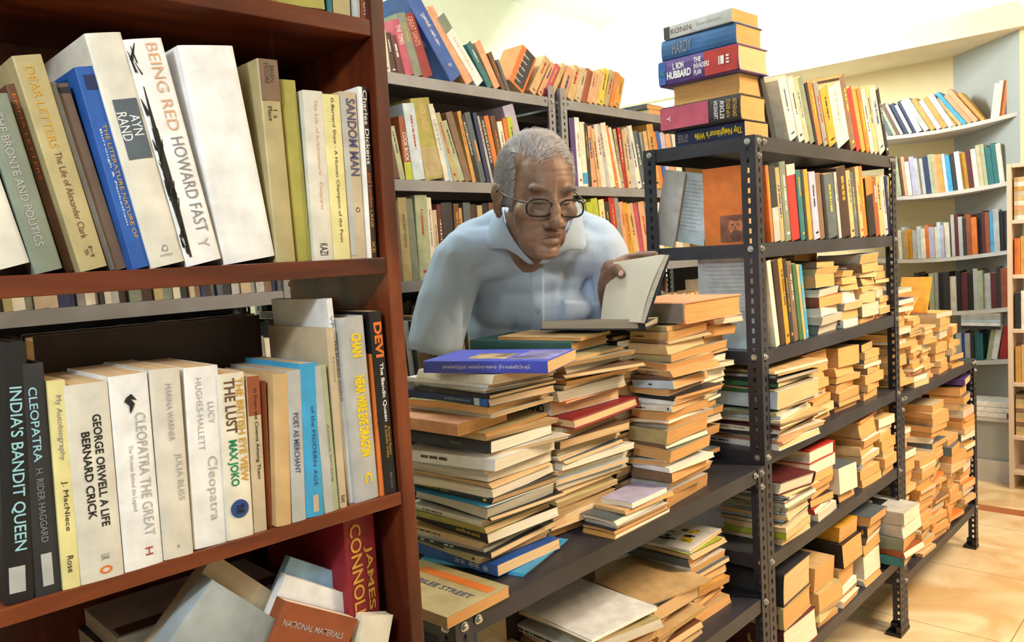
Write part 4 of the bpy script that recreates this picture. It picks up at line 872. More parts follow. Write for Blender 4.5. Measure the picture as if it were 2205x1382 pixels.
b = lying(FR, a[0], a[1], 1.1885, ang, L_, .15, .022, 'teal', 0, hard=True, page='old', sm=TEALM, label='large dark teal cloth hardback lying across the second pile')
lying(FR, a[0] + .02, a[1] - .01, 1.211, ang + .05, .2, .13, .007, 'tan', 2, page='old', label='ragged thin tan booklet on top of the teal hardback')
# small low pile between
pile(FR, (-.60, .010, ZT), (-.585, .015, ZT + .05), [('lavender', 8, dict(label='lavender booklet on the tiny low pile at the rack edge', k=0, p='white')), ('tan', 6), ('slate', 8), ('ivory', 8), ('charcoal', 7)], 'the tiny low pile', 'books in the tiny low pile', Lr=(.05, .07), Wr=(.12, .14), seed=3) if False else None
pile(FR, (-.625, .006, ZT), (-.61, .008, ZT + .052), [('lavender', 8, dict(W=.13, p='white', ds=.05, label='lavender booklet topmost on the tiny low pile at the rack edge')), ('tan', 7, dict(ds=.03)), ('slate', 9), ('ivory', 8), ('charcoal', 8, dict(W=.19)), ('ochre', 6, dict(W=.2))], 'the tiny low pile at the rack edge', 'books in the tiny low pile', Lr=(.075, .082), Wr=(.16, .18), seed=3, jp=.003, ja=.05)
# stack 3, behind; the shade on its lower part is put into dark covers
s3 = [('chocolate', 10, dict(k=0, hard=True)), ('black', 14, dict(k=0, p='white', txt=[('கவிதைகள்', 'lemon' if False else 'yellow', (.3, .8), .5, .5)], label='black spine with small yellow lettering atop the third pile')), ('khaki', 8), ('ivory', 8), ('charcoal', 10, dict(p='white')), ('tan', 9), ('sky', 9, dict(label='book with a small blue patch on its spine in the third pile')), ('paleblue', 5), ('coffee', 14), ('beige', 6), ('cream', 17, dict(k=2, p='tan')), ('tan', 14), ('khaki', 8), ('lavender', 10), ('gold', 7), ('tan', 14)] + rspec(12, ['charcoal', 'chocolate', 'coffee', 'slate', 'graygreen'], 4, (9, 20))
pile(FR, (-.468, .112, ZT), (-.462, .105, 1.205), s3, 'the third pile', 'books in the third pile on the low rack', Lr=(.17, .19), Wr=(.11, .125), seed=12, ja=.08, page='tan')
# stack 4
s4 = rspec(0, [], 1) + [('khaki', 9), ('tan', 16), ('silver', 5), ('tan', 18, dict(k=0)), ('khaki', 15), ('beige', 12), ('tan', 12, dict(a=-.1)), ('coffee', 8, dict(a=.1)), ('paleblue', 14, dict(k=0, txt=[('.', 'black', (.4, .5), .2, .5)])), ('ivory', 12), ('charcoal', 8), ('white', 8), ('ivory', 10, dict(a=.12)), ('tan', 16), ('peach', 5), ('silver', 11), ('khaki', 26, dict(k=0, page='old')), ('coffee', 8), ('graygreen', 22), ('ivory', 9), ('white', 9, dict(p='white')), ('coffee', 18), ('silver', 13), ('silver', 12), ('graygreen', 24, dict(W=.21))]
pile(FR, (-.425, .012, ZT), (-.400, .004, 1.222), s4, 'the fourth pile', 'books in the fourth pile on the low rack', Lr=(.09, .10), Wr=(.16, .185), seed=21, ja=.09, page='old', kinds=(0, 0, 0, 0, 2))
lying(FR, -.372, -.012, 1.223, .0, .20, .255, .046, 'peach', 0, hard=True, page='old', sm=None, label='large salmon-pink topped hardback lying on the fourth and fifth piles')
b = find('large salmon-pink'); L, T = dims(b); q = MB(); q.box(.004, L - .004, -.0008, .001, .002, T - .002); q.build('spine_cloth', mat('spine_cloth_grey', hexc('8c857a'), .7, var=.1), b)
# stack 5, right end against the tall rack
s5 = [('peach', 10, dict(ds=.02, dn=-.02, label='pinkish book jutting right at the top of the fifth pile by the post')), ('beige', 5), ('coffee', 16), ('chocolate', 12), ('silver', 14, dict(k=0)), ('charcoal', 6), ('green', 4), ('ivory', 12, dict(p='white')), ('khaki', 8), ('white', 10, dict(p='white'))] + rspec(16, WARM, 8, (6, 20))
pile(FR, (-.205, .115, ZT), (-.190, .040, 1.214), s5, 'the fifth pile by the post', 'books in the fifth pile on the low rack', Lr=(.16, .19), Wr=(.13, .15), seed=31, ja=.12, page='old')

# open book held by the man
bk = empty('open_book', Matrix.Translation((.20, 1.66, 1.226))); tag(bk, 'old book lying open on the piles, its upper leaves held up by the man', 'book')
bi = bk.matrix_world.inverted()
def hx(name, pts, mt):
    q = MB(); q.hexa([Vector(p) for p in pts]); o = q.build(name, mt, bk); o.matrix_parent_inverse = bi; return o
e1 = Vector((.257, 1.590, 0)); e0 = Vector((.062, 1.700, 0)); dpt = Vector((.055, .12, 0)); zA = 1.2262
lowp = mat('old_grey_leaves', hexc('a89f90'), .85, var=.15, scale=9, stretch=(1, 1, 90))
def zp(v, z): return Vector((v.x, v.y, z))
hx('cover', [zp(e0 + Vector((-.004, -.002, 0)), zA), zp(e1 + Vector((.003, -.002, 0)), zA), zp(e1 + dpt, zA), zp(e0 + dpt, zA), zp(e0 + Vector((-.004, -.002, 0)), zA + .0028), zp(e1 + Vector((.003, -.002, 0)), zA + .0028), zp(e1 + dpt, zA + .0028), zp(e0 + dpt, zA + .0028)], cmat('charcoal'))
i_ = .003
hx('page_block', [zp(e0, zA + .003), zp(e1, zA + .003), zp(e1 + dpt * .95, zA + .003), zp(e0 + dpt * .95, zA + .003), zp(e0, zA + .019), zp(e1 + Vector((-.004, 0, 0)), zA + .022), zp(e1 + dpt * .95, zA + .014), zp(e0 + dpt * .95, zA + .010)], lowp)
# raised leaves: near bottom, far bottom, near top, far top
def PX(px, py, d): r = ray(px, py); return EYE + r * d
nb, fb = PX(1370, 694, 1.585), PX(1294, 688, 1.70); nt_, ft = PX(1423, 548, 1.60), PX(1322, 564, 1.71)
tv = Vector((.0085, -.004, -.001)) * 1.2
leafm = mat('raised_leaf_paper', hexc('e4dfcf'), .8, var=.05, scale=14, spec=.2)
def leaves(a0, a1, name, mt, bow):
    q = MB(); n = 8; g = []
    for k in range(n + 1):
        t = k / n; bowv = Vector((-.006, .0, .0)) * sin(pi * t) * bow
        l = nb.lerp(nt_, t) + bowv; r_ = fb.lerp(ft, t) + bowv
        g.append((l + tv * a0, l + tv * a1, r_ + tv * a1 * .9 + Vector((0, .002, 0)), r_ + tv * a0))
    for k in range(n): q.hexa(list(g[k]) + list(g[k + 1]))
    o = q.build(name, mt, bk, True); o.matrix_parent_inverse = bi; bv = o.modifiers.new('b', 'EDGE_SPLIT'); bv.split_angle = .7; return o
leaves(0, .8, 'raised_leaves', leafm, 1)
leaves(.85, 1.5, 'raised_leaves', PAGE['grey'], .3)
leaves(1.55, 1.85, 'cover', cmat('charcoal'), 0)
# spine joining both covers
sp = MB(); a_, b_ = nb + tv * 1.5, fb + tv * 1.4
sp.hexa([zp(e1 + Vector((-.002, -.002, 0)), zA), a_ + Vector((.003, 0, -.016)), b_ + Vector((.004, 0, -.016)), zp(e1 + dpt, zA), zp(e1 + Vector((-.002, -.002, 0)), zA + .02), a_ + Vector((0, 0, .004)), b_ + Vector((0, 0, .004)), zp(e1 + dpt, zA + .012)])
o = sp.build('spine', cmat('charcoal'), bk); o.matrix_parent_inverse = bi

# lower shelf of the low rack
ZB = ZL1B
pile(FR, (-.70, .02, ZB), (-.70, .02, ZB + .155), [('white', 3, dict(k=2, L=.25, W=.19, a=.0, dn=-.005, p='white', label='plain white booklet on top of the lower shelf pile of the low rack')), ('silver', 8, dict(L=.25))] + rspec(9, WARM, 3, (8, 20)), 'the pile under the white booklet', 'books under the white booklet', Lr=(.21, .24), Wr=(.17, .19), seed=4, page='tan', ang0=-.12)
pile(FR, (-.92, .03, ZB), (-.92, .03, ZB + .10), [('tan', 4, dict(L=.24, W=.2))] + rspec(6, WARM, 9, (8, 20)), 'the leftmost lower shelf pile', 'books in the leftmost lower shelf pile', Lr=(.2, .24), Wr=(.16, .19), seed=6, page='tan')
pile(FR, (-.46, .03, ZB), (-.46, .04, ZB + .125), [('tan', 3, dict(L=.23, W=.2, a=-.25, dn=.0, label='plain brown kraft cover lying askew on the lower shelf pile')), ('charcoal', 20, dict(L=.14)), ('rust', 5, dict(a=.1)), ('cream', 6, dict(a=.15)), ('tan', 8), ('cream', 8), ('brown', 9), ('ochre', 9)], 'the pile under the kraft cover', 'books under the kraft cover', Lr=(.17, .22), Wr=(.18, .2), seed=7, page='tan', ang0=.05)
pile(FR, (-.255, .06, ZB), (-.255, .07, ZB + .175), [('white', 5, dict(L=.23, W=.17, a=.06, label='magazine with yellow and black print on top of the right lower pile')), ('lime', 3)] + rspec(11, WARM, 13, (7, 16)), 'the right lower shelf pile', 'books in the right lower shelf pile', Lr=(.18, .2), Wr=(.14, .16), seed=9, page='old')
b = find('magazine with yellow and black')
rg = random.Random(2); q = MB(); q2 = MB(); L, T = dims(b)
for k in range(26):
    x = rg.uniform(.02, .19); y = rg.uniform(.03, .13); (q if k % 2 else q2).box(x, x + rg.uniform(.008, .03), y, y + rg.uniform(.004, .016), T - .0001, T + .0003 + .0002 * (k % 2))
q.build('cover_print', INK['yellow'], b); q2.build('cover_print', INK['black'], b)
carton = book(basis(FR.D, FR.N, Z, FR.P(-.72, .22, ZB)), .30, .09, .24, 'chocolate', label='dark brown folder of papers standing at the back of the lower shelf', simple=True, name='folder')
carton['category'] = 'folder'

# tall rack: flat piles on the middle shelf
OLDM = ['tan', 'ochre', 'khaki', 'beige', 'coffee', 'silver', 'peach', 'slate', 'cream']
G_ = 'books piled on the middle shelf of the tall rack'
pile(FR, (.385, .008, HZ[2]), (.385, .008, HZ[2] + .205), [('coffee', 12), ('khaki', 14), ('silver', 26, dict(patch=[((.6, 1), 'gold')])), ('slate', 16), ('rust', 22, dict(k=0, label='orange-brown spine in the first flat pile on the middle shelf of tall rack')), ('silver', 18), ('silver', 16), ('graygreen', 20)], 'the first middle-shelf pile', G_, Lr=(.13, .15), Wr=(.15, .18), seed=2)
pile(FR, (.57, .01, HZ[2]), (.57, .012, HZ[2] + .17), rspec(7, OLDM, 15, (14, 30)), 'the second middle-shelf pile', G_, Lr=(.13, .15), Wr=(.11, .14), seed=3, kinds=(0, 2))
pile(FR, (.72, .01, HZ[2]), (.72, .012, HZ[2] + .215), rspec(8, OLDM, 16, (14, 34)), 'the third middle-shelf pile', G_, Lr=(.13, .15), Wr=(.12, .15), seed=14, kinds=(0, 2))
pile(FR, (.885, .02, HZ[2]), (.885, .03, HZ[2] + .17), rspec(9, OLDM, 17, (10, 24)), '', G_, Lr=(.13, .15), Wr=(.1, .12), seed=5, stuff=True)
pile(FR, (.40, .17, HZ[2]), (.40, .17, HZ[2] + .2), rspec(7, OLDM, 18, (14, 34)), '', G_, Lr=(.12, .13), Wr=(.15, .18), seed=6, stuff=True)
pile(FR, (.62, .17, HZ[2]), (.62, .17, HZ[2] + .23), rspec(8, OLDM, 19, (14, 34)), '', G_, Lr=(.12, .13), Wr=(.15, .18), seed=7, stuff=True)
# fourth shelf
G_ = 'papers and books in the front pile on the fourth shelf'
pile(FR, (.045, -.018, HZ[3]), (.045, -.012, HZ[3] + .20), [('tan', 4, dict(L=.26, W=.27, a=-.1, label='large thin tan folder on top of the magazine pile, tall rack')), ('khaki', 4, dict(a=-.12)), ('silver', 4, dict(a=.05)), ('charcoal', 7), ('green', 9, dict(k=0, p='tan')), ('charcoal', 5), ('paleblue', 30, dict(k=0, L=.21, W=.24, a=-.03, patch=[((.0, .9), 'green', (.8, 1))], label='thick white and pale green spined book in the magazine pile of tall rack')), ('charcoal', 5), ('sage', 7), ('paleblue', 6), ('ivory', 6, dict(a=.1)), ('tan', 5), ('maroon', 4), ('cream', 8), ('charcoal', 5), ('ivory', 8), ('peach', 5), ('white', 10, dict(p='tan'))], 'the magazine pile of the tall rack', G_, Lr=(.22, .25), Wr=(.20, .25), seed=11, page='tan', jp=.009)
pile(FR, (.36, .03, HZ[3]), (.34, .04, HZ[3] + .20), [('peach', 52, dict(k=2, p='old')), ('tan', 18)] + rspec(6, OLDM, 24, (8, 22)), 'the fourth-shelf pile behind the magazines', 'books behind the magazines on the fourth shelf', Lr=(.17, .2), Wr=(.13, .16), seed=13, kinds=(2, 0))
pile(FR, (.55, .03, HZ[3]), (.55, .03, HZ[3] + .19), [('tan', 40)] + rspec(6, OLDM, 25, (10, 22)), 'the middle fourth-shelf pile', 'books in the middle of the fourth shelf', Lr=(.15, .18), Wr=(.14, .16), seed=17, kinds=(2, 0))
pile(FR, (.76, .02, HZ[3]), (.76, .02, HZ[3] + .18), rspec(8, ['slate', 'charcoal', 'graygreen', 'tan', 'coffee'], 26, (10, 26)), '', '', Lr=(.17, .2), Wr=(.13, .15), seed=18, stuff=True)
# fifth shelf
G_ = 'books in the near pile on the fifth shelf'
pile(FR, (.10, .005, HZ[4]), (.115, -.005, HZ[4] + .170), [('maroon', 26, dict(k=2, hard=True, L=.21, W=.16, a=-.18, ds=-.02, p='white', label='maroon hardback with bright white pages on the fifth shelf of tall rack')), ('tan', 4), ('white', 5), ('azure', 3), ('slate', 5), ('silver', 8), ('sage', 8), ('silver', 8), ('silver', 10), ('paleblue', 6), ('graygreen', 6), ('silver', 10), ('lime', 16, dict(k=0, label='lime green spined book low in the near fifth-shelf pile')), ('silver', 12)], 'the near fifth-shelf pile', G_, Lr=(.16, .19), Wr=(.16, .18), seed=19, page='tan')
pile(FR, (.0, .06, HZ[4]), (.0, .07, HZ[4] + .15), rspec(6, ['tan', 'ochre', 'cream', 'khaki'], 27, (10, 30)), 'the loose fifth-shelf pile beside the post', 'books beside the post on the fifth shelf', Lr=(.17, .19), Wr=(.09, .1), seed=20, kinds=(2, 2, 0)) if False else None
pile(FR, (.318, .01, HZ[4]), (.300, .01, HZ[4] + .205), [('red', 24, dict(k=2, hard=True, p='white', L=.19, W=.17, label='red and white dictionary-like book, upper of two on the fifth shelf')), ('red', 22, dict(k=2, p='white', L=.19, W=.17, label='red book with white pages, lower of two on the fifth shelf')), ('tan', 12), ('maroon', 18), ('red', 14, dict(k=0)), ('charcoal', 14), ('red', 10), ('cream', 16)], 'the red-topped fifth-shelf pile', 'books in the red-topped pile', Lr=(.16, .18), Wr=(.14, .15), seed=22)
pile(FR, (.505, .01, HZ[4]), (.505, .01, HZ[4] + .11), [('slate', 60, dict(k=2, L=.2, W=.12, label='thick slate blue book lying in the middle of the fifth shelf')), ('charcoal', 22)], 'the middle fifth-shelf pile', 'books in the middle of the fifth shelf', seed=23)
pile(FR, (.53, .16, HZ[4]), (.53, .16, HZ[4] + .20), rspec(7, ['maroon', 'tan', 'white', 'peach'], 57, (10, 26)), '', '', Lr=(.12, .14), Wr=(.15, .17), seed=58, stuff=True)
pile(FR, (.70, .01, HZ[4]), (.70, .02, HZ[4] + .215), [('orange', 5, dict(W=.2)), ('tan', 30), ('rust', 4), ('cream', 16), ('tan', 20), ('white', 14), ('paleblue', 14), ('tan', 20), ('slate', 18)], 'the orange-topped fifth-shelf pile', 'books in the orange-topped pile', Lr=(.17, .2), Wr=(.13, .15), seed=24, kinds=(2, 0))
pile(FR, (.87, .0, HZ[4]), (.87, .02, HZ[4] + .19), rspec(7, OLDM, 31, (14, 30)), '', '', Lr=(.17, .2), Wr=(.11, .13), seed=25, stuff=True, kinds=(2, 0))
# lowest shelf
G_ = 'thick volumes on the lowest shelf of the tall rack'
pile(FR, (.085, .01, HZ[5]), (.095, .0, HZ[5] + .235), [('charcoal', 88, dict(k=0, hard=True, L=.2, W=.2, p='tan', tilt=.0, a=.05, txt=[('MEMORIAL', 'grey', (.4, .75), .12, .3)], label='thick black volume with kraft-tan pages, top of the lowest shelf pile')), ('khaki', 58, dict(k=0, L=.21, W=.2, hard=True, label='thick grey-tan volume, middle of the lowest shelf pile')), ('maroon', 82, dict(k=0, L=.24, W=.2, a=-.03, hard=True, p='white', txt=[('S   U', 'gold', (.3, .7), .3, .5, .03)], label='thick maroon volume with gold marks and cream pages, lowest shelf'))], 'the lowest shelf pile', G_, seed=26)
pile(FR, (.325, .01, HZ[5]), (.325, .015, HZ[5] + .17), [('tan', 60, dict(k=2)), ('khaki', 40, dict(k=2)), ('ochre', 10), ('lemon', 16), ('tan', 16)], 'the second lowest-shelf pile', 'second pile on the lowest shelf', Lr=(.18, .2), Wr=(.13, .15), seed=27)
pile(FR, (.50, .01, HZ[5]), (.50, .01, HZ[5] + .24), [('gold', 34, dict(k=0, label='yellow thick book on top of the third lowest-shelf pile')), ('black', 52, dict(k=0)), ('tan', 50), ('white', 14, dict(k=0)), ('navy', 10), ('cream', 14)], 'the third lowest-shelf pile', 'third pile on the lowest shelf', Lr=(.17, .19), Wr=(.13, .15), seed=28)
pile(FR, (.68, .01, HZ[5]), (.70, -.01, HZ[5] + .22), [('slate', 18), ('charcoal', 20), ('coffee', 14), ('graygreen', 20), ('rust', 45, dict(k=2)), ('cream', 12)], 'the fourth lowest-shelf pile', 'fourth pile on the lowest shelf', Lr=(.17, .2), Wr=(.13, .16), seed=29)
# pair of grey volumes overhanging beside the posts
a = hit_z(FR, 2040, 1150, HZ[5] + .155)
pile(FR, (.86, -.055, HZ[5] + .02), (.86, -.055, HZ[5] + .20), [('silver', 30, dict(k=0, label='grey volume with black cover panel jutting out by the paired posts', p='white')), ('silver', 30, dict(k=0, label='lower grey volume of the pair jutting out by the posts', p='white')), ('graygreen', 30), ('rust', 14), ('teal', 20)], 'the pile jutting out beside the paired posts', 'pile jutting out beside the paired posts', Lr=(.2, .21), Wr=(.155, .16), seed=30, jp=.004)
b = find('grey volume with black cover'); L, T = dims(b)
q = MB(); q.box(.015, .12, .02, .11, T - .0002, T + .0004); q.build('cover_panel', INK['black'], b)
lettering('A ஃ', b, INK['white'], Matrix.Translation((.06, .06, T + .0006)), .06, .03, .02, 'cover_lettering'); spine_patch(b, L, T, (.02, .42), 'charcoal', down=False)

# low rack beyond: heaps too far away to tell book from book
for k, (s, n, h, cnt, W_) in enumerate(((1.06, .02, .30, 17, .13), (1.06, .16, .36, 16, .14), (1.22, .02, .25, 15, .14), (1.22, .17, .36, 16, .15), (1.39, .03, .20, 12, .13), (1.39, .17, .33, 15, .15), (1.55, .02, .24, 9, .15), (1.56, .17, .29, 13, .15), (1.72, .02, .17, 7, .14), (1.72, .17, .22, 9, .15))):
    pile(FR, (s, n, ZLOW), (s + .01, n, ZLOW + h), rspec(cnt, ['tan', 'ochre', 'tan', 'khaki', 'beige', 'slate', 'coffee', 'peach'], 60 + k, (9, 26)), '', '', Lr=(.12, .15), Wr=(W_ - .02, W_), seed=40 + k, stuff=True, kinds=(0, 2, 2), ja=.15, jp=.01)
ZQ = .1975
for k, (s, n, h, cnt, W_) in enumerate(((1.06, .03, .50, 24, .15), (1.06, .18, .52, 20, .15), (1.25, .01, .36, 18, .16), (1.25, .18, .58, 24, .16), (1.44, .02, .53, 26, .16), (1.44, .18, .55, 20, .16), (1.63, .01, .36, 14, .17), (1.63, .18, .54, 22, .17), (1.83, .01, .54, 22, .15), (1.83, .17, .56, 22, .15))):
    pile(FR, (s, n, ZQ), (s + .01, n - .005, ZQ + h), rspec(cnt, ['tan', 'ochre', 'tan', 'khaki', 'beige', 'slate', 'coffee', 'orange', 'cream'], 80 + k, (9, 28)), '', '', Lr=(.13, .16), Wr=(W_ - .03, W_), seed=60 + k, stuff=True, kinds=(0, 2, 2), ja=.15, jp=.012)
# a few recognisable ones on the low rack
zc = ZLOW + .36
lying(FR, 1.10, .02, ZLOW + .307, .0, .24, .17, .018, 'navy', 0, hard=False, page='white', label='dark paperback with white title sloping down on the far heap', tilt=.0)
spine_text(find('dark paperback with white title sloping'), .24, .018, 'இலக்கிய வரலாறு', 'white', (.2, .85), .5, .5, down=False)
b = lying(FR, 1.10, .03, ZLOW + .345, .0, .25, .18, .016, 'grey', 0, page='grey', label='grey picture book with red and yellow cover topping the far heap', tiltx=.0)
q = MB(); rg = random.Random(9)
for k in range(9): q.box(.02 + .025 * k, .04 + .025 * k, .02 + rg.uniform(0, .05), .09 + rg.uniform(0, .07), .0158, .0163)
q.build('cover_print', mat('cover_print_red', hexc('a86a55'), .5, var=.5, scale=30), b)
b = book(basis((FR.D * .9 + Z * .43).normalized(), (-FR.N), (FR.D * .9 + Z * .43).normalized().cross(-FR.N), FR.P(1.36, .19, ZLOW + .255)), .15, .12, .015, 'orange', page='old', label='book with yellow-green and orange cover splayed on top of the far heap')
standing(FR, 1.49, .04, ZLOW + .245, -.5, .15, .11, .012, 'gold', label='thin yellow book leaning at the end of the far heap')
standing(FR, 1.93, .06, ZQ + .42 - .0, -1.2, .18, .14, .02, 'orange', label='orange book jutting over the end of the low rack') if False else None
lying(FR, 1.86, .0, ZQ + .546, .1, .14, .17, .028, 'purple', 0, page='tan', label='violet paperback topmost on the bottom shelf piles beside the far leg')

# built-in bookcase, pale bookcase
def nzf(z): return lambda F, px, n: niche_top(FR.loc(FR.P(s_at_n(px, z), 0, 0))[1], z)
def w_at(s, z, px, lo=-1.5, hi=3):
    for _ in range(50):
        m_ = (lo + hi) / 2
        if project(FR.P(s, m_, z))[0] < px: hi = m_
        else: lo = m_
    return (lo + hi) / 2
FN = Frame(TH - pi / 2, 0, 0)     # looks along +D of the racks; its own s runs along -N
off = FR.P(0, 0, 0); FN.O = off
# in this frame: s = -w, n = s_rack
def nrow(z, x0, x1, h, pal, lean, t=(.014, .03), W=.14, seed=1, page=('tan', 'white', 'old'), front=SW + .065):
    rg = random.Random(seed); w = w_at(front, z, x0); we = w_at(front, z, x1); s = -w; se = -we; k = 0; ln = lean
    while s < se - .01:
        T = rg.uniform(*t); L = rg.uniform(*h); zz = niche_top(-s, z) + .002 if z in NZ else z
        standing(FN, s, front + rg.uniform(0, .02) * (1 if z in NZ else .3), zz, ln, L, W, T, pal[k % len(pal)] if rg.random() < .55 else rg.choice(pal), page=rg.choice(page), stuff=True)
        s += T / cos(ln) + .0012; k += 1
NMIX = ['sage', 'slate', 'peach', 'ivory', 'lavender', 'rust', 'silver', 'navy', 'cream', 'ochre', 'brown', 'paleblue', 'white', 'charcoal', 'gold', 'teal']
nrow(NZ[0], 1905, 1990, (.19, .22), NMIX, .42, seed=1); nrow(NZ[0], 1990, 2050, (.2, .23), ['silver', 'tan', 'ivory', 'paleblue', 'ochre', 'chocolate'], .5, (.018, .03), seed=2)
nrow(NZ[0], 2052, 2118, (.21, .26), ['white', 'tan', 'azure', 'orange', 'peach', 'ochre', 'cream'], .62, (.018, .028), seed=3)
nrow(NZ[0], 2132, 2158, (.19, .21), ['cream', 'orange'], -.12, (.02, .025), seed=4, W=.06); nrow(NZ[0], 2161, 2176, (.22, .24), ['slate', 'navy'], -.1, (.02, .025), seed=5, W=.04)
nrow(NZ[1], 1930, 2160, (.20, .245), NMIX + ['maroon', 'azure', 'beige'], .1, seed=6)
nrow(NZ[2], 1935, 2050, (.17, .21), ['cream', 'paleblue', 'ochre', 'ivory', 'silver', 'charcoal', 'gold', 'orange', 'lavender'], .04, seed=7); nrow(NZ[2], 2050, 2170, (.21, .245), ['azure', 'silver', 'black', 'charcoal', 'sage', 'orange', 'rust', 'maroon', 'black'], .03, seed=8)
nrow(NZ[3], 1960, 2170, (.20, .24), ['charcoal', 'maroon', 'black', 'silver', 'sage', 'rust', 'black', 'charcoal', 'ivory'], .02, (.02, .035), seed=9)
nrow(NZ[4], 2050, 2120, (.15, .17), ['teal', 'silver', 'blue', 'silver', 'charcoal', 'ivory'], .02, seed=10); nrow(NZ[4], 2122, 2150, (.20, .23), ['sage', 'white', 'paleblue', 'silver'], -.15, (.02, .03), seed=11, W=.08); nrow(NZ[4], 2150, 2170, (.17, .2), ['red', 'black'], -.15, (.03, .04), seed=12, W=.06)
for k in range(5):
    w1 = w_at(SW + .05, NZ[4] + .18, 2150)
    lying(FN, -w1 - .19, SW + .05, NZ[4] + .18 + k * .019 - .02, 0, .2, .1, .018, ['white', 'silver', 'paleblue', 'white', 'charcoal'][4 - k], 1, page='white', stuff=True)
for k in range(3): lying(FN, -.33 + .02 * k, SW - .08, .362 + k * .028, .03 * k, .26, .19, .026, 'white', 1, page='white', label='%s white paper packet on the low grey cupboard' % ['bottom', 'middle', 'topmost'][k], name='paper_packet')['category'] if False else None
for k in range(3):
    b = lying(FN, -.36 + .02 * k, SW - .20, .362 + k * .028, .03 * k, .26, .19, .026, 'white', 1, page='white', label='%s white paper packet on the low grey cupboard' % ['bottom', 'middle', 'topmost'][k], name='paper_packet'); b['category'] = 'paper packet'; b['group'] = 'paper packets on the grey cupboard'
# pale bookcase contents
for (z, pal, kind) in ((RZ[1], ['ivory', 'tan', 'peach', 'cream', 'old' and 'tan', 'beige', 'ochre'], 'flat'), (RZ[2], ['orange', 'ochre', 'cream', 'tan', 'khaki'], 'up'), (RZ[3], ['charcoal', 'cream', 'khaki', 'tan'], 'up'), (RZ[4], ['ochre', 'tan', 'gold', 'brown'], 'up'), (RZ[5], ['tan', 'khaki', 'coffee'], 'flat')):
    if kind == 'flat':
        zz = z; k = 0
        while zz < z + .22: lying(FN, -ra + .03, RS + .02, zz, 0, .2, .14, .024, pal[k % len(pal)], 1, page='tan', stuff=True); zz += .0245; k += 1
    else:
        s = -ra + .03
        for k in range(7): standing(FN, s, RS + .02, z, 0, .19 + .01 * (k % 2), .14, .026, pal[k % len(pal)], page='tan', stuff=True); s += .028
# ------------------------------------------------------------------ the man
import numpy as np
from mathutils.bvhtree import BVHTree
def PXD(px, py, y):               # point on the ray of a pixel at world distance y from the eye
    r = ray(px, py); return EYE + r * (y / r.y)
class Blob:
    """union of ellipsoids and tapered limbs, fused into one skin by voxel remeshing"""
    def __init__(s): s.bm = bmesh.new()
    def ell(s, c, r, R=None, seg=20):
        g = bmesh.ops.create_uvsphere(s.bm, u_segments=seg, v_segments=seg // 2 + 2, radius=1.0)
        M = Matrix.Translation(Vector(c)) @ (R.to_4x4() if R else Matrix()) @ Matrix.Diagonal((*r, 1))
        bmesh.ops.transform(s.bm, matrix=M, verts=g['verts'])
    def limb(s, a, b, ra, rb, flat=None, seg=14):
        a, b = Vector(a), Vector(b); ax = (b - a); L = ax.length; ax.normalize(); u = ax.orthogonal().normalized(); v = ax.cross(u)
        rows = []; 
        for (t, k) in [(-ra * .97, .25), (-ra * .7, .7), (0, 1)] + [(L * i / 4, 1) for i in (1, 2, 3)] + [(L, 1), (L + rb * .7, .7), (L + rb * .97, .25)]:
            q = min(1, max(0, t / L)); r = (ra + (rb - ra) * q) * k
            rows.append([s.bm.verts.new(a + ax * t + (u * cos(2 * pi * j / seg) + v * sin(2 * pi * j / seg)) * r) for j in range(seg)])
        for i in range(len(rows) - 1):
            for j in range(seg): s.bm.faces.new((rows[i][j], rows[i][(j + 1) % seg], rows[i + 1][(j + 1) % seg], rows[i + 1][j]))
        s.bm.faces.new(rows[0][::-1]); s.bm.faces.new(rows[-1])
    def chain(s, pts, rs):
        for i in range(len(pts) - 1): s.limb(pts[i], pts[i + 1], rs[i], rs[i + 1])
    def fuse(s, voxel, smooth=3):
        bmesh.ops.recalc_face_normals(s.bm, faces=s.bm.faces)
        me = bpy.data.meshes.new('b'); s.bm.to_mesh(me); s.bm.free()
        o = bpy.data.objects.new('b', me); col.objects.link(o)
        m = o.modifiers.new('r', 'REMESH'); m.mode = 'VOXEL'; m.voxel_size = voxel
        if smooth: k = o.modifiers.new('s', 'SMOOTH'); k.iterations = smooth; k.factor = .5
        bpy.context.view_layer.update()
        me2 = bpy.data.meshes.new_from_object(o.evaluated_get(bpy.context.evaluated_depsgraph_get()))
        bpy.data.objects.remove(o); bpy.data.meshes.remove(me)
        me2.polygons.foreach_set('use_smooth', [True] * len(me2.polygons)); return me2
def rot_axes(right, fwd, up): return Matrix((right, fwd, up)).transposed()
# head frame: x to the viewer's right, y out of the face, z up
hy, hp, hr = radians(18), radians(10), radians(-3)
f0 = Vector((sin(hy) * cos(hp), -cos(hy) * cos(hp), -sin(hp)))
r0 = Vector((cos(hy), sin(hy), 0)); u0 = r0.cross(f0); u0 = -u0 if u0.z < 0 else u0
Rr = Matrix.Rotation(hr, 3, f0); r0 = Rr @ r0; u0 = Rr @ u0
HC = PXD(1156, 424, 1.705)
HM = Matrix((r0, f0, u0)).transposed().to_4x4(); HM.translation = HC
HS = 1.027
def hd(x, y, z): return HM @ Vector((x * HS, y * HS, z * HS))
HR = HM.to_3x3()
shL, shR = PXD(992, 552, 1.80), PXD(1300, 548, 1.86)      # shoulders at image left and right
nb_ = PXD(1140, 540, 1.80)
SK = Blob()
def he(c, r, R=None): SK.ell(hd(*c), [k * HS for k in r], HR @ R if R else HR)
he((0, -.020, .040), (.0745, .098, .091)); he((0, .028, .022), (.063, .070, .086)); he((0, .030, -.030), (.057, .062, .070)); he((0, .030, -.080), (.044, .056, .042))
he((0, .074, -.100), (.025, .021, .018)); he((0, .060, -.090), (.031, .031, .024))
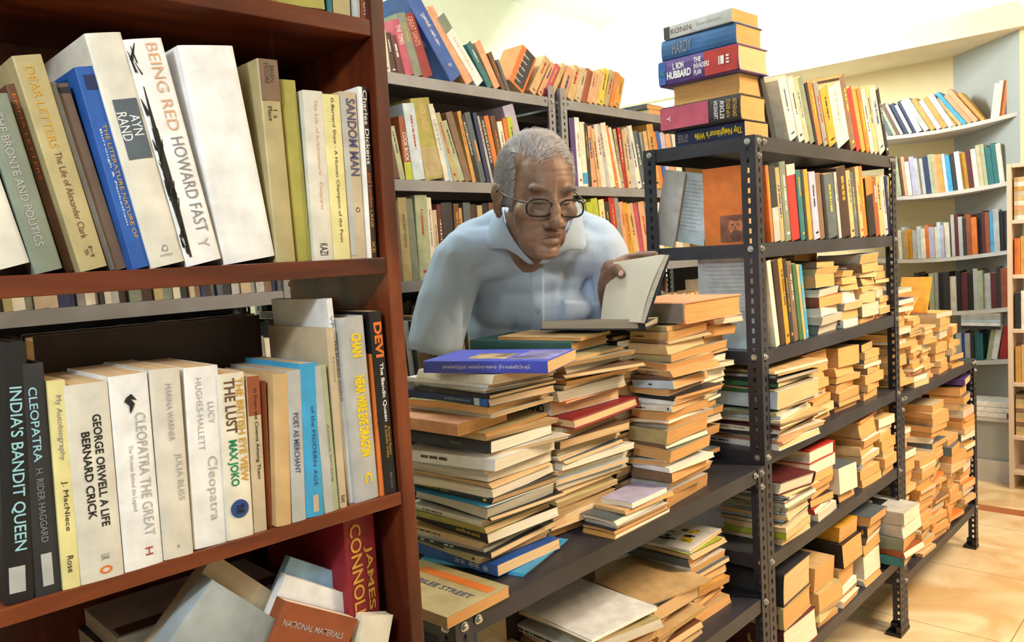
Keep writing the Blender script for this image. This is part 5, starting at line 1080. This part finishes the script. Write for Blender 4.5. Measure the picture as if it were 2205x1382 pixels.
for s_ in (-1, 1):
    he((.044 * s_, .056, -.022), (.022, .026, .020)); he((.026 * s_, .084, .024), (.025, .012, .009)); he((.0165 * s_, .104, -.044), (.0095, .012, .0085))
    he((.030 * s_, .070, .001), (.0145, .0145, .0125)); he((.032 * s_, .042, -.066), (.018, .031, .034))
    E = Matrix.Rotation(radians(12) * s_, 3, 'Z') @ Matrix.Rotation(radians(-8), 3, 'X')
    he((.079 * s_, -.012, -.008), (.0065, .019, .033), E); he((.084 * s_, -.020, .006), (.006, .014, .020), E); he((.078 * s_, -.006, -.036), (.006, .010, .010), E)
he((0, .090, -.002), (.0085, .012, .024)); he((0, .104, -.020), (.0120, .016, .022)); he((0, .119, -.039), (.0150, .0140, .0125)); he((0, .096, -.046), (.007, .010, .005))
he((0, .072, -.070), (.033, .026, .024)); he((0, .090, -.0625), (.022, .0095, .0065)); he((0, .0905, -.0785), (.020, .0110, .0085))
# neck, upper chest, arms
SK.chain([hd(0, -.045, -.045), hd(0, -.048, -.095), nb_ + Vector((0, .055, -.03))], [.049, .047, .048])
SK.ell(nb_ + Vector((0, .10, -.05)), (.085, .06, .06)); SK.ell(nb_ + Vector((0, .080, -.035)), (.05, .05, .045)); SK.ell(PXD(1150, 620, 1.97), (.11, .06, .10)); 
SK.chain([nb_ + Vector((0, .05, -.03)), shR], [.04, .036]); SK.chain([nb_ + Vector((0, .05, -.03)), shL], [.04, .036])
elL = PXD(934, 762, 1.80); wrL = PXD(968, 905, 1.86); hL = PXD(985, 950, 1.88)
SK.chain([shL, elL], [.036, .034]); SK.chain([elL, wrL], [.037, .025]); 
elR = PXD(1352, 770, 1.95); wrR = PXD(1314, 652, 1.775)
SK.chain([shR, elR], [.042, .037]); SK.chain([elR, wrR], [.036, .024])
# hand hanging behind the rack
SK.ell(hL, (.036, .02, .045))
for k in range(4):
    d0 = Vector((-.024 + .016 * k, -.005, -.04)); SK.chain([hL + d0, hL + d0 + Vector((0, -.012, -.03)), hL + d0 + Vector((0, -.03, -.05 - .004 * (k in (1, 2))))], [.0085, .008, .007])
SK.chain([hL + Vector((.02, -.01, .01)), hL + Vector((.045, -.02, -.02)), hL + Vector((.045, -.03, -.045))], [.011, .0095, .008])
# hand holding the raised leaves: palm beyond their outer edge, thumb in front, fingers behind
pm_ = PXD(1312, 606, 1.738)
SK.chain([wrR, PXD(1312, 628, 1.752), pm_], [.024, .026, .025]); SK.ell(PXD(1318, 592, 1.742), (.026, .022, .034))
SK.chain([PXD(1318, 574, 1.742), PXD(1352, 556, 1.745), PXD(1384, 550, 1.722), PXD(1410, 548, 1.688)], [.0125, .0105, .0095, .0080])
SK.chain([PXD(1322, 590, 1.752), PXD(1362, 572, 1.756), PXD(1398, 566, 1.728), PXD(1424, 566, 1.690)], [.0125, .0105, .0095, .0080])
SK.chain([PXD(1320, 606, 1.755), PXD(1358, 592, 1.760), PXD(1392, 588, 1.734), PXD(1414, 588, 1.704)], [.0120, .010, .009, .0078])
SK.chain([PXD(1318, 622, 1.752), PXD(1350, 612, 1.756), PXD(1378, 608, 1.738), PXD(1394, 608, 1.716)], [.011, .009, .008, .007])
SK.chain([PXD(1308, 622, 1.738), PXD(1310, 594, 1.705), PXD(1326, 578, 1.680), PXD(1338, 590, 1.662)], [.016, .0135, .0115, .0095])
sk = SK.fuse(.0030, 2)
n = len(sk.vertices); co = np.zeros(n * 3); sk.vertices.foreach_get('co', co); co = co.reshape(-1, 3)
HI = np.array(HM.inverted()); q = (co @ HI[:3, :3].T + HI[:3, 3]) / HS
def g(c, r):
    d = (q - np.array(c)) / np.array(r); return np.exp(-(d * d).sum(1))
dy = np.zeros(n); dz = np.zeros(n); dx = np.zeros(n)
front = (q[:, 1] > .03)
for s_ in (-1, 1):
    dy -= .0085 * g((.030 * s_, .086, .006), (.017, .03, .010)) * front          # eye sockets
    dy += .0070 * g((.030 * s_, .082, -.001), (.0125, .03, .0075)) * front        # eyelids
    dy -= .0022 * g((.030 * s_, .084, -.0085), (.014, .03, .0022)) * front        # lid line
    dy -= .0024 * g((.033 * s_, .080, -.018), (.013, .03, .0025)) * front         # bags
    dy -= .0045 * g((.048 * s_, .060, -.058), (.012, .04, .020)) * front          # hollow cheeks
    for t in np.linspace(0, 1, 9):
        dy -= .0016 * g(((.0185 + .013 * t) * s_, .088 - .012 * t, -.043 - .045 * t), (.0032, .02, .0055)) * front   # folds beside the nose
    dy -= .0026 * g((.0255 * s_, .085, -.0745), (.0035, .02, .006)) * front
    dx -= s_ * .004 * g((.066 * s_, .05, .035), (.02, .03, .03))                 # temples
    dx -= s_ * .0045 * g((.087 * s_, -.008, -.004), (.006, .010, .016))           # ear bowl
dy -= .0040 * g((0, .092, -.0700), (.021, .02, .0022)) * front                    # mouth line
dy -= .0022 * g((0, .090, -.089), (.016, .02, .004)) * front
for (z, a) in ((.046, .0009), (.056, .0010), (.066, .0008)):
    wz = z + .003 * np.sin(q[:, 0] * 60); dy -= a * np.exp(-((q[:, 2] - wz) / .0019) ** 2) * (np.abs(q[:, 0]) < .045) * (q[:, 1] > .05)
for x in (-.006, .006): dy -= .0015 * g((x, .09, .028), (.0018, .02, .010)) * front
neck = (q[:, 2] < -.10) & (q[:, 2] > -.2) & (q[:, 1] > -.02)
dy -= .0012 * np.sin(q[:, 2] * 420) * neck
q[:, 0] += dx; q[:, 1] += dy; q[:, 2] += dz
HMa = np.array(HM); co = (q * HS) @ HMa[:3, :3].T + HMa[:3, 3]
sk.vertices.foreach_set('co', co.reshape(-1)); sk.update()
def skin_material():
    m = bpy.data.materials.new('brown_skin'); m.use_nodes = True; nt = m.node_tree; b = nt.nodes['Principled BSDF']
    tc = N_(nt, 'ShaderNodeTexCoord'); nz = N_(nt, 'ShaderNodeTexNoise'); nz.inputs['Scale'].default_value = 22; nz.inputs['Detail'].default_value = 6
    cr = N_(nt, 'ShaderNodeValToRGB'); e = cr.color_ramp.elements; e[0].position = .32; e[1].position = .7; e[0].color = (*hexc('6f5342'), 1); e[1].color = (*hexc('9c7a66'), 1)
    n2 = N_(nt, 'ShaderNodeTexNoise'); n2.inputs['Scale'].default_value = 260; bp = N_(nt, 'ShaderNodeBump'); bp.inputs['Strength'].default_value = .25; bp.inputs['Distance'].default_value = .0008
    nt.links.new(tc.outputs['Object'], nz.inputs['Vector']); nt.links.new(tc.outputs['Object'], n2.inputs['Vector']); nt.links.new(n2.outputs[0], bp.inputs['Height']); nt.links.new(bp.outputs[0], b.inputs['Normal'])
    nt.links.new(nz.outputs[0], cr.inputs[0]); nt.links.new(cr.outputs[0], b.inputs['Base Color']); b.inputs['Roughness'].default_value = .5
    b.inputs['Subsurface Weight'].default_value = .06; b.inputs['Subsurface Radius'].default_value = (.008, .004, .002); b.inputs['Subsurface Scale'].default_value = .3; return m
SKIN = skin_material()
man = empty('person', Matrix.Translation((.04, 2.0, 0))); mi_ = man.matrix_world.inverted()
tag(man, 'grey-haired man in glasses and pale blue shirt leaning over the piles, reading', 'person')
def mp(name, me, mt, par=None):
    o = new_obj(name, me, mt, par or man); o.matrix_parent_inverse = (par or man).matrix_world.inverted() if par is None else Matrix(); return o
sk.materials.clear(); body = mp('body', sk, SKIN)

# shirt
SH = Blob()
c1 = PXD(1150, 640, 1.925)
SH.ell(PXD(1150, 610, 1.925), (.172, .100, .135)); SH.ell(PXD(1150, 700, 1.965), (.165, .120, .15)); SH.ell(PXD(1152, 800, 2.01), (.163, .125, .17)); SH.ell(PXD(1156, 960, 2.05), (.165, .125, .16))
SH.chain([shL + Vector((.02, .0, .0)), nb_ + Vector((-.03, .045, .0)), nb_ + Vector((.03, .045, .0)), shR + Vector((-.02, 0, 0))], [.058, .066, .066, .058])
SH.ell(PXD(1154, 602, 1.872), (.105, .072, .058)); SH.ell(PXD(1154, 596, 1.862), (.125, .066, .056)); SH.ell(PXD(1154, 650, 1.90), (.155, .088, .085)); SH.ell(PXD(1155, 640, 1.885), (.13, .078, .07)); SH.chain([shL, PXD(1020, 520, 1.86), PXD(1084, 480, 1.87), PXD(1160, 486, 1.93), PXD(1234, 478, 1.91), PXD(1282, 512, 1.88), shR], [.055, .050, .036, .03, .036, .050, .055]); SH.ell(PXD(1060, 575, 1.89), (.085, .08, .09)); SH.ell(PXD(1245, 575, 1.92), (.085, .08, .09)); SH.ell(nb_ + Vector((0, .10, -.03)), (.15, .06, .09))
SH.chain([shL, PXD(958, 650, 1.80), PXD(936, 745, 1.795)], [.060, .062, .062])
SH.chain([shR + Vector((.0, 0, 0)), PXD(1318, 640, 1.90), PXD(1335, 715, 1.93)], [.056, .060, .062])
sh = SH.fuse(.0050, 12)
# cut the neckline, hem and cuffs; then wrinkle the cloth
bmS = bmesh.new(); bmS.from_mesh(sh)
VP = [(1082, 430), (1105, 484), (1132, 530), (1154, 566), (1180, 536), (1208, 500), (1230, 430), (1160, 360)]
def inside(px, py, poly):
    r_ = False; j = len(poly) - 1
    for i in range(len(poly)):
        (xi, yi), (xj, yj) = poly[i], poly[j]
        if (yi > py) != (yj > py) and px < (xj - xi) * (py - yi) / (yj - yi) + xi: r_ = not r_
        j = i
    return r_
cuffA = PXD(936, 748, 1.795); axA = (cuffA - PXD(958, 650, 1.80)).normalized()
cuffB = PXD(1335, 715, 1.93); axB = (cuffB - PXD(1318, 640, 1.90)).normalized()
dele = []
for f_ in bmS.faces:
    c = f_.calc_center_median(); P_ = project(c)
    if inside(P_[0], P_[1], VP) and c.y < nb_.y + .03: dele.append(f_)
    elif (c - cuffA).dot(axA) > .012 and (c - cuffA).length < .10: dele.append(f_)
    elif (c - cuffB).dot(axB) > .012 and (c - cuffB).length < .09 and c.x > .22: dele.append(f_)
    elif c.z < .84: dele.append(f_)
bmesh.ops.delete(bmS, geom=dele, context='FACES'); bmS.to_mesh(sh); bmS.free()
n = len(sh.vertices); co = np.zeros(n * 3); sh.vertices.foreach_get('co', co); co = co.reshape(-1, 3); no = np.zeros(n * 3); sh.vertices.foreach_get('normal', no); no = no.reshape(-1, 3)
disp = np.zeros(n)
def crease(p0, p1, w, a):
    p0, p1 = np.array(p0), np.array(p1); d = p1 - p0; t = np.clip(((co - p0) @ d) / (d @ d), 0, 1); r_ = np.linalg.norm(co - (p0 + t[:, None] * d), axis=1)
    return a * np.exp(-(r_ / w) ** 2) * np.sin(np.clip(t, .02, .98) * pi) ** .5
bv0 = BVHTree.FromPolygons([tuple(v) for v in co], [tuple(p.vertices) for p in sh.polygons])
def onS(px, py):
    r_ = ray(px, py).normalized(); h = bv0.ray_cast(EYE, r_); return (h[0] + r_ * .004) if h[0] is not None else PXD(px, py, 1.83)
for (a_, b_, w_, k_) in (((1288, 470), (1262, 640), .012, -.007), ((1262, 480), (1238, 640), .010, .006), ((1232, 560), (1205, 640), .010, -.005), ((1300, 520), (1285, 660), .012, .006), ((985, 560), (1000, 720), .014, -.013), ((1000, 590), (1075, 560), .012, -.004),
                          ((1020, 690), (1110, 745), .012, -.004), ((1130, 640), (1105, 740), .012, -.004), ((960, 600), (930, 720), .012, .004), ((1010, 520), (1060, 600), .012, .003), ((1180, 590), (1215, 575), .010, -.004), ((1100, 600), (1060, 700), .016, .003), ((940, 640), (975, 700), .008, -.003)):
    disp += crease(onS(*a_), onS(*b_), w_ * 1.05, k_ * 1.7)
for i in range(n):
    v = Vector(co[i]); disp[i] += .0042 * noise.noise(Vector((v.x * 16, v.y * 10, v.z * 6))) + .0022 * noise.noise(Vector((v.x * 38, v.y * 30, v.z * 18)))
co += no * disp[:, None]; sh.vertices.foreach_set('co', co.reshape(-1)); sh.update()
SHIRT = mat('pale_blue_cotton', hexc('b3c7e0'), .8, var=.02, scale=400, bump=.15, spec=.2)
shirt = mp('shirt', sh, SHIRT)
so_ = shirt.modifiers.new('cloth', 'SOLIDIFY'); so_.thickness = .0016; so_.offset = 0
bvh = BVHTree.FromPolygons([tuple(v) for v in co], [tuple(p.vertices) for p in sh.polygons])
def onshirt(px, py, off=.003, dflt=1.80):
    r_ = ray(px, py).normalized(); h = bvh.ray_cast(EYE, r_)
    p_ = h[0] if h[0] is not None else PXD(px, py, dflt)
    return p_ - r_ * off
def patch(name, corners, off, thick, mt, par, n=10, m=10, dflt=1.8, offs=None):
    """cloth patch between four pixel corners laid on the shirt"""
    vs = []; fs = []
    for i in range(n + 1):
        for j in range(m + 1):
            u, v = i / n, j / m
            a = [corners[0][k] * (1 - u) * (1 - v) + corners[1][k] * u * (1 - v) + corners[2][k] * u * v + corners[3][k] * (1 - u) * v for k in (0, 1)]
            o_ = off if offs is None else offs(u, v)
            vs.append(onshirt(a[0], a[1], o_, dflt))
    for i in range(n):
        for j in range(m): k = i * (m + 1) + j; fs.append((k, k + 1, k + m + 2, k + m + 1))
    o = mp(name, mesh(name, vs, fs, smooth=True), mt, par); md = o.modifiers.new('t', 'SOLIDIFY'); md.thickness = thick; md.offset = 0; return o
patch('placket', [(1143, 574), (1172, 574), (1172, 770), (1143, 770)], .0022, .0016, SHIRT, None, 5, 24)
patch('pocket', [(1212, 646), (1296, 650), (1288, 740), (1210, 738)], .0022, .0014, SHIRT, None, 10, 10)
for y in (668, 748):
    q = MB(); p_ = onshirt(1157, y, .0045); q.cyl(p_, (0, -1, 0), .0055, .0016, 18); mp('button', mesh('button', q.v, q.f, q.m), mat('shirt_button', hexc('9aa3c0'), .3))
# collar: stand round the neck and two wings
def loft(name, A, B, mt, thick=.0022):
    vs = []; fs = []; n = len(A)
    for a, b in zip(A, B):
        for k in range(4): vs.append(a.lerp(b, k / 3))
    for i in range(n - 1):
        for k in range(3): q_ = i * 4 + k; fs.append((q_, q_ + 1, q_ + 5, q_ + 4))
    o = mp(name, mesh(name, vs, fs, smooth=True), mt); md = o.modifiers.new('t', 'SOLIDIFY'); md.thickness = thick; md.offset = 0
    ss = o.modifiers.new('s', 'SUBSURF'); ss.levels = 1; ss.render_levels = 1; return o
def cpt(px, py, d): return PXD(px, py, d)
foldL = [cpt(1082, 440, 1.772), cpt(1082, 462, 1.747), cpt(1090, 486, 1.727), cpt(1106, 515, 1.717), cpt(1128, 545, 1.724), cpt(1153, 571, 1.740)]
outL = [cpt(1066, 450, 1.792), cpt(1054, 480, 1.772), cpt(1046, 512, 1.762), cpt(1044, 545, 1.757), cpt(1086, 524, 1.737), cpt(1140, 572, 1.744)]
foldR = [cpt(1240, 430, 1.822), cpt(1237, 455, 1.792), cpt(1226, 490, 1.762), cpt(1208, 520, 1.740), cpt(1180, 548, 1.735), cpt(1154, 571, 1.740)]
outR = [cpt(1250, 440, 1.832), cpt(1254, 470, 1.812), cpt(1262, 510, 1.782), cpt(1268, 545, 1.767), cpt(1224, 530, 1.754), cpt(1172, 572, 1.748)]
loft('collar', foldL, outL, SHIRT); loft('collar', foldR, outR, SHIRT)
st1 = [cpt(1084, 446, 1.80), cpt(1086, 470, 1.772), cpt(1098, 500, 1.758), cpt(1122, 538, 1.757), cpt(1152, 570, 1.770)]
st2 = [cpt(1096, 462, 1.83), cpt(1102, 485, 1.80), cpt(1112, 515, 1.785), cpt(1132, 545, 1.78), cpt(1154, 574, 1.785)]
loft('collar_band', st1, st2, mat('pale_blue_cotton_inner', hexc('a9bbd6'), .8, var=.03))
st1 = [cpt(1238, 440, 1.85), cpt(1232, 470, 1.815), cpt(1218, 502, 1.782), cpt(1190, 540, 1.768), cpt(1155, 570, 1.770)]
st2 = [cpt(1226, 455, 1.87), cpt(1220, 485, 1.84), cpt(1206, 512, 1.805), cpt(1182, 545, 1.79), cpt(1153, 574, 1.785)]
loft('collar_band', st1, st2, mat('pale_blue_cotton_inner', hexc('a9bbd6'), .8, var=.03))
# trousers and shoes behind the racks
TRS = Blob()
TRS.ell((.055, 2.05, .90), (.165, .125, .14))
for sx in (-1, 1):
    TRS.chain([Vector((.055 + .085 * sx, 2.05, .85)), Vector((.055 + .10 * sx, 2.03, .48)), Vector((.055 + .105 * sx, 2.07, .09))], [.088, .066, .060])
tr = TRS.fuse(.009, 4); mp('trousers', tr, mat('dark_grey_trousers', hexc('3a3d44'), .85, var=.08, scale=80))
for sx in (-1, 1):
    B_ = Blob(); B_.ell((.055 + .105 * sx, 2.01, .045), (.047, .13, .045)); B_.ell((.055 + .105 * sx, 2.06, .06), (.045, .075, .055)); mm = B_.fuse(.006, 3)
    for v in mm.vertices: v.co.z = max(0.002, v.co.z)
    mp('shoe', mm, mat('brown_leather_shoe', hexc('3d2a20'), .4))

# hair: short grey strands lying along the scalp
rgh = random.Random(5); hv = []; hf = []
hb = BVHTree.FromPolygons([tuple(v.co) for v in sk.vertices], [tuple(p.vertices) for p in sk.polygons])
def scalp(d):
    o_ = hd(0, -.015, .02); dd = (HR @ Vector(d)).normalized(); h = hb.ray_cast(o_ + dd * .16, -dd); return h[0], h[1]
cnt = 0
for _ in range(26000):
    d = Vector((rgh.gauss(0, 1), rgh.gauss(0, 1), rgh.gauss(0, 1))).normalized()
    x, y, z = d
    if z < -.32: continue
    p, nrm = scalp(d)
    if p is None: continue
    lp = HM.inverted() @ p; ax_ = abs(lp.x)
    hl = .082 + .010 * sin(lp.x * 90 + 1) + rgh.gauss(0, .003)
    if lp.y > .010 and lp.z < hl and ax_ < .060: continue
    if lp.y > .034 and lp.z < hl: continue
    if lp.z < -.055: continue
    if lp.z < -.012 and lp.y > .022 + (lp.z + .03) * .0: continue
    if lp.z < -.035 and lp.y > -.03: continue
    side = abs(x); dens = 1.0 if (side > .62 or y < -.35) else .55
    if rgh.random() > dens: continue
    if abs(lp.x) > .0785 and -.045 < lp.y < .02 and lp.z < .035: continue      # keep the ears clear
    # direction: backwards and down on the sides, across on top
    if side > .6 or y < -.2: flow = HR @ Vector((0.1 * (1 if x > 0 else -1), -.55, -.75))
    else: flow = HR @ Vector((.75, -.55, .0))
    flow = (flow + Vector((rgh.gauss(0, .16), rgh.gauss(0, .16), rgh.gauss(0, .16)))); flow = (flow - nrm * flow.dot(nrm)).normalized()
    L = rgh.uniform(.016, .034) * (1.25 if dens < 1 else 1); lift = rgh.uniform(.002, .007) * (1.5 if rgh.random() < .12 else 1); w = .00042
    sd = flow.cross(nrm).normalized() * w; i = len(hv); K = 4
    for k in range(K + 1):
        t = k / K; c = p + flow * L * t + nrm * (lift * sin(pi * min(1, t * .8)) + .0008) - nrm * (L * t) ** 2 * 4.2; ww = 1 - .8 * t
        hv += [c - sd * ww, c + sd * ww, c + nrm * w * ww]
    for k in range(K):
        a = i + 3 * k
        for (u_, v_) in ((0, 1), (1, 2), (2, 0)): hf.append((a + u_, a + v_, a + 3 + v_, a + 3 + u_))
    cnt += 1
# thin under-layer hugging the scalp at the sides and back
hm = mat('grey_hair', hexc('c4c4c8'), .5, var=.25, scale=120, spec=.4)
mp('hair', mesh('hair', hv, hf), hm)
capv = []; capf = []; NU, NV = 60, 40; grid = {}
for i in range(NU):
    for j in range(NV + 1):
        a = 2 * pi * i / NU; e = -.36 + (1.50 + .36) * j / NV; d = Vector((cos(e) * cos(a), cos(e) * sin(a), sin(e))); x, y, z = d
        ok = z > -.5
        if not ok: continue
        p, nrm = scalp(d)
        if p is None: continue
        lp = HM.inverted() @ p
        if (lp.y > .004 and lp.z < .088 and abs(lp.x) < .062) or (lp.y > .028 and lp.z < .088) or lp.z < -.05 or (lp.z < -.03 and lp.y > -.03) or (abs(lp.x) < .05 and lp.y > -.03 and lp.z > .05): continue
        if abs(lp.x) > .079 and -.045 < lp.y < .02 and lp.z < .03: continue
        grid[i, j] = len(capv); capv.append(p + nrm * (.0012 if (abs(x) > .6 or y < -.35) else -.0006))
for i in range(NU):
    for j in range(NV):
        k = [(i, j), ((i + 1) % NU, j), ((i + 1) % NU, j + 1), (i, j + 1)]
        if all(t in grid for t in k): capf.append(tuple(grid[t] for t in k))
mp('hair_base', mesh('hair_base', capv, capf, smooth=True), mat('grey_hair_base', hexc('9a9a9e'), .7, var=.3, scale=150))
# eyebrows
ev = []; ef = []
for s_ in (-1, 1):
    for k in range(110):
        t = rgh.random(); p0 = hd((.012 + .036 * t) * s_, .13, .019 + .007 * sin(pi * t) + rgh.gauss(0, .0016)); h = hb.ray_cast(p0, -(HR @ Vector((0, 1, 0))))
        if h[0] is None: continue
        dr = (HR @ Vector((s_ * .8, .25, .25 + rgh.gauss(0, .2)))).normalized(); sd = dr.cross(h[1]).normalized() * .0004; a = h[0] + h[1] * .0003; i = len(ev)
        ev += [a - sd, a + sd, a + dr * .007 + h[1] * .0015]; ef.append((i, i + 1, i + 2))
mp('eyebrows', mesh('eyebrows', ev, ef), mat('eyebrow_hair', hexc('8d8784'), .7))

# closed lid lines seen through the lenses
for s_ in (-1, 1):
    v_ = []; f_2 = []
    for k in range(13):
        t = k / 12 - .5; w_ = .0011 * cos(pi * t) + .0002
        for sg in (-1, 1):
            h = hb.ray_cast(hd(.0300 * s_ + .026 * t, .14, -.0065 - .0030 * cos(pi * t) + .003 + sg * w_), -(HR @ Vector((0, 1, 0)))); v_.append((h[0] + (HR @ Vector((0, .0006, 0)))) if h[0] is not None else hd(.03 * s_, .09, -.005))
    for k in range(12): f_2.append((2 * k, 2 * k + 1, 2 * k + 3, 2 * k + 2))
    mp('eyelashes', mesh('eyelashes', v_, f_2), mat('lash_line', hexc('2b1f1b'), .6))
v_ = []; f_2 = []
for k in range(17):
    t = k / 16 - .5; w_ = .0009 * cos(pi * t) + .0002
    for sg in (-1, 1):
        h = hb.ray_cast(hd(.044 * t, .15, -.0700 - .0050 * (2 * t) ** 2 + sg * w_), -(HR @ Vector((0, 1, 0)))); v_.append((h[0] + (HR @ Vector((0, .0005, 0)))) if h[0] is not None else hd(0, .09, -.07))
for k in range(16): f_2.append((2 * k, 2 * k + 1, 2 * k + 3, 2 * k + 2))
mp('mouth_opening', mesh('mouth_opening', v_, f_2), mat('mouth_dark', hexc('33201b'), .6))

# spectacles
gl = MB(); 
def tube(q, pts, r, n=8, closed=False):
    i0 = len(q.v); m_ = len(pts)
    for k, p in enumerate(pts):
        a = pts[(k - 1) % m_] if closed or k else p; b = pts[(k + 1) % m_] if closed or k < m_ - 1 else p
        t = (Vector(b) - Vector(a)).normalized(); u = t.cross(Vector((.13, .3, .94))).normalized(); v = t.cross(u)
        for j in range(n): q.v.append(Vector(p) + (u * cos(2 * pi * j / n) + v * sin(2 * pi * j / n)) * r)
    for k in range(m_ if closed else m_ - 1):
        for j in range(n):
            a = i0 + k * n + j; b = i0 + k * n + (j + 1) % n; c = i0 + ((k + 1) % m_) * n + (j + 1) % n; d = i0 + ((k + 1) % m_) * n + j
            q.f.append((a, b, c, d)); q.m.append(0)
def lens_pts(s_, rx=.0255, rz=.0165, n=28):
    out = []
    for k in range(n):
        a = 2 * pi * k / n; ca, sa = cos(a), sin(a)
        ex = 2 / 2.7; out.append(hd(.0335 * s_ + rx * math.copysign(abs(ca) ** ex, ca), .104 - .10 * abs(.0335 + rx * math.copysign(abs(ca) ** ex, ca) * s_) ** 1.6 * 3 + .004 - .10 * (0) , -.012 + rz * math.copysign(abs(sa) ** ex, sa)))
    return out
spx = empty('eyeglasses', HM.copy()); spx.parent = man; spx.matrix_parent_inverse = mi_; 
RIM = mat('dark_spectacle_rim', hexc('1c1a1d'), .25); 
for s_ in (-1, 1):
    P_ = lens_pts(s_); q = MB(); tube(q, P_, .0020, 8, True); o = new_obj('rim', mesh('rim', q.v, q.f, q.m, True), RIM, spx); o.matrix_parent_inverse = spx.matrix_world.inverted()
    q = MB(); c = sum(P_, Vector()) / len(P_); q.v = [c + (HR @ Vector((0, .0012, 0)))] + P_; q.f = [(0, k + 1, (k + 1) % len(P_) + 1) for k in range(len(P_))]; q.m = [0] * len(P_)
    gm = bpy.data.materials.get('clear_lens')
    if not gm:
        gm = bpy.data.materials.new('clear_lens'); gm.use_nodes = True; nt = gm.node_tree; nt.nodes.clear(); out = N_(nt, 'ShaderNodeOutputMaterial'); tr_ = N_(nt, 'ShaderNodeBsdfTransparent'); tr_.inputs[0].default_value = (.86, .9, .9, 1)
        gs = N_(nt, 'ShaderNodeBsdfGlossy'); gs.inputs['Roughness'].default_value = .12; gs.inputs[0].default_value = (.8, .85, .9, 1); mx = N_(nt, 'ShaderNodeMixShader'); mx.inputs[0].default_value = .07
        nt.links.new(tr_.outputs[0], mx.inputs[1]); nt.links.new(gs.outputs[0], mx.inputs[2]); nt.links.new(mx.outputs[0], out.inputs[0])
    o = new_obj('lens', mesh('lens', q.v, q.f, q.m, True), gm, spx); o.matrix_parent_inverse = spx.matrix_world.inverted()
    q = MB(); tube(q, [hd(.0600 * s_, .096, -.004), hd(.070 * s_, .086, -.002), hd(.0800 * s_, .04, .004), hd(.0835 * s_, -.002, .012), hd(.084 * s_, -.022, .002), hd(.083 * s_, -.032, -.012)], .0015, 8); o = new_obj('temple_arm', mesh('temple_arm', q.v, q.f, q.m, True), RIM, spx); o.matrix_parent_inverse = spx.matrix_world.inverted()
q = MB(); tube(q, [hd(-.0095, .1075, -.008), hd(-.004, .111, -.004), hd(.004, .111, -.004), hd(.0095, .1075, -.008)], .0016, 8); o = new_obj('bridge', mesh('bridge', q.v, q.f, q.m, True), RIM, spx); o.matrix_parent_inverse = spx.matrix_world.inverted()
# lips tint and thumbnail
q = MB()
b0_ = hb.ray_cast(EYE, (PXD(1337, 588, 1.66) - EYE).normalized())
if b0_[0] is not None:
    c, nn_ = b0_[0], b0_[1]; u_ = Vector((.5, 0, .86)); u_ = (u_ - nn_ * u_.dot(nn_)).normalized(); v_ = nn_.cross(u_)
    q.v = [c + nn_ * .0006 + u_ * .0065 * cos(2 * pi * k / 14) + v_ * .005 * sin(2 * pi * k / 14) for k in range(14)]; q.f = [tuple(range(14))]; q.m = [0]
    mp('thumb_nail', mesh('thumb_nail', q.v, q.f, q.m), mat('nail', hexc('c9a58e'), .3))

# ------------------------------------------------------------------ keep the 300 books that show largest as things; merge the rest
bpy.context.view_layer.update()
dg = bpy.context.evaluated_depsgraph_get()
seen = {}
import numpy as _np
_V = []; _P = []; _own = []; _b = 0
for o in bpy.data.objects:
    if o.type != 'MESH' or o.name.startswith('hair') or 'letter' in o.name: continue
    me = o.data; n_ = len(me.vertices)
    if not n_: continue
    c_ = _np.empty(n_ * 3); me.vertices.foreach_get('co', c_); W_ = _np.array(o.matrix_world); c_ = c_.reshape(-1, 3) @ W_[:3, :3].T + W_[:3, 3]
    r_ = o
    while r_.parent: r_ = r_.parent
    _V.extend(c_.tolist())
    for p_ in me.polygons: _P.append([_b + k for k in p_.vertices]); _own.append(r_.name)
    _b += n_
_t = BVHTree.FromPolygons(_V, _P)
STEP = 5
for py in range(2, IH, STEP):
    for px in range(2, IW, STEP):
        h = _t.ray_cast(EYE, ray(px, py).normalized())
        if h[2] is not None: k = _own[h[2]]; seen[k] = seen.get(k, 0) + 1
roots = [o for o in bpy.data.objects if o.parent is None and o.get('category') == 'book' and o.type == 'EMPTY']
roots.sort(key=lambda o: -seen.get(o.name, 0))
print('books', len(roots), 'smallest kept', seen.get(roots[min(299, len(roots) - 1)].name, 0), 'unseen', sum(1 for o in roots if not seen.get(o.name)))
def absorb(o, M):
    if o.type == 'MESH':
        me = o.data; base = len(STUFF.v); STUFF.v += [M @ v.co for v in me.vertices]
        idx = [stuff_mat(mm) for mm in me.materials] or [0]
        for p in me.polygons: STUFF.f.append(tuple(base + k for k in p.vertices)); STUFF.m.append(idx[min(p.material_index, len(idx) - 1)])
for o in roots[298:]:
    for c in list(o.children):
        absorb(c, c.matrix_world.copy()); bpy.data.objects.remove(c)
    bpy.data.objects.remove(o)
so = STUFF.build('distant_books', STUFF_M); tag(so, 'the many smaller books on the far shelves, racks and heaps', 'books', None, 'stuff')
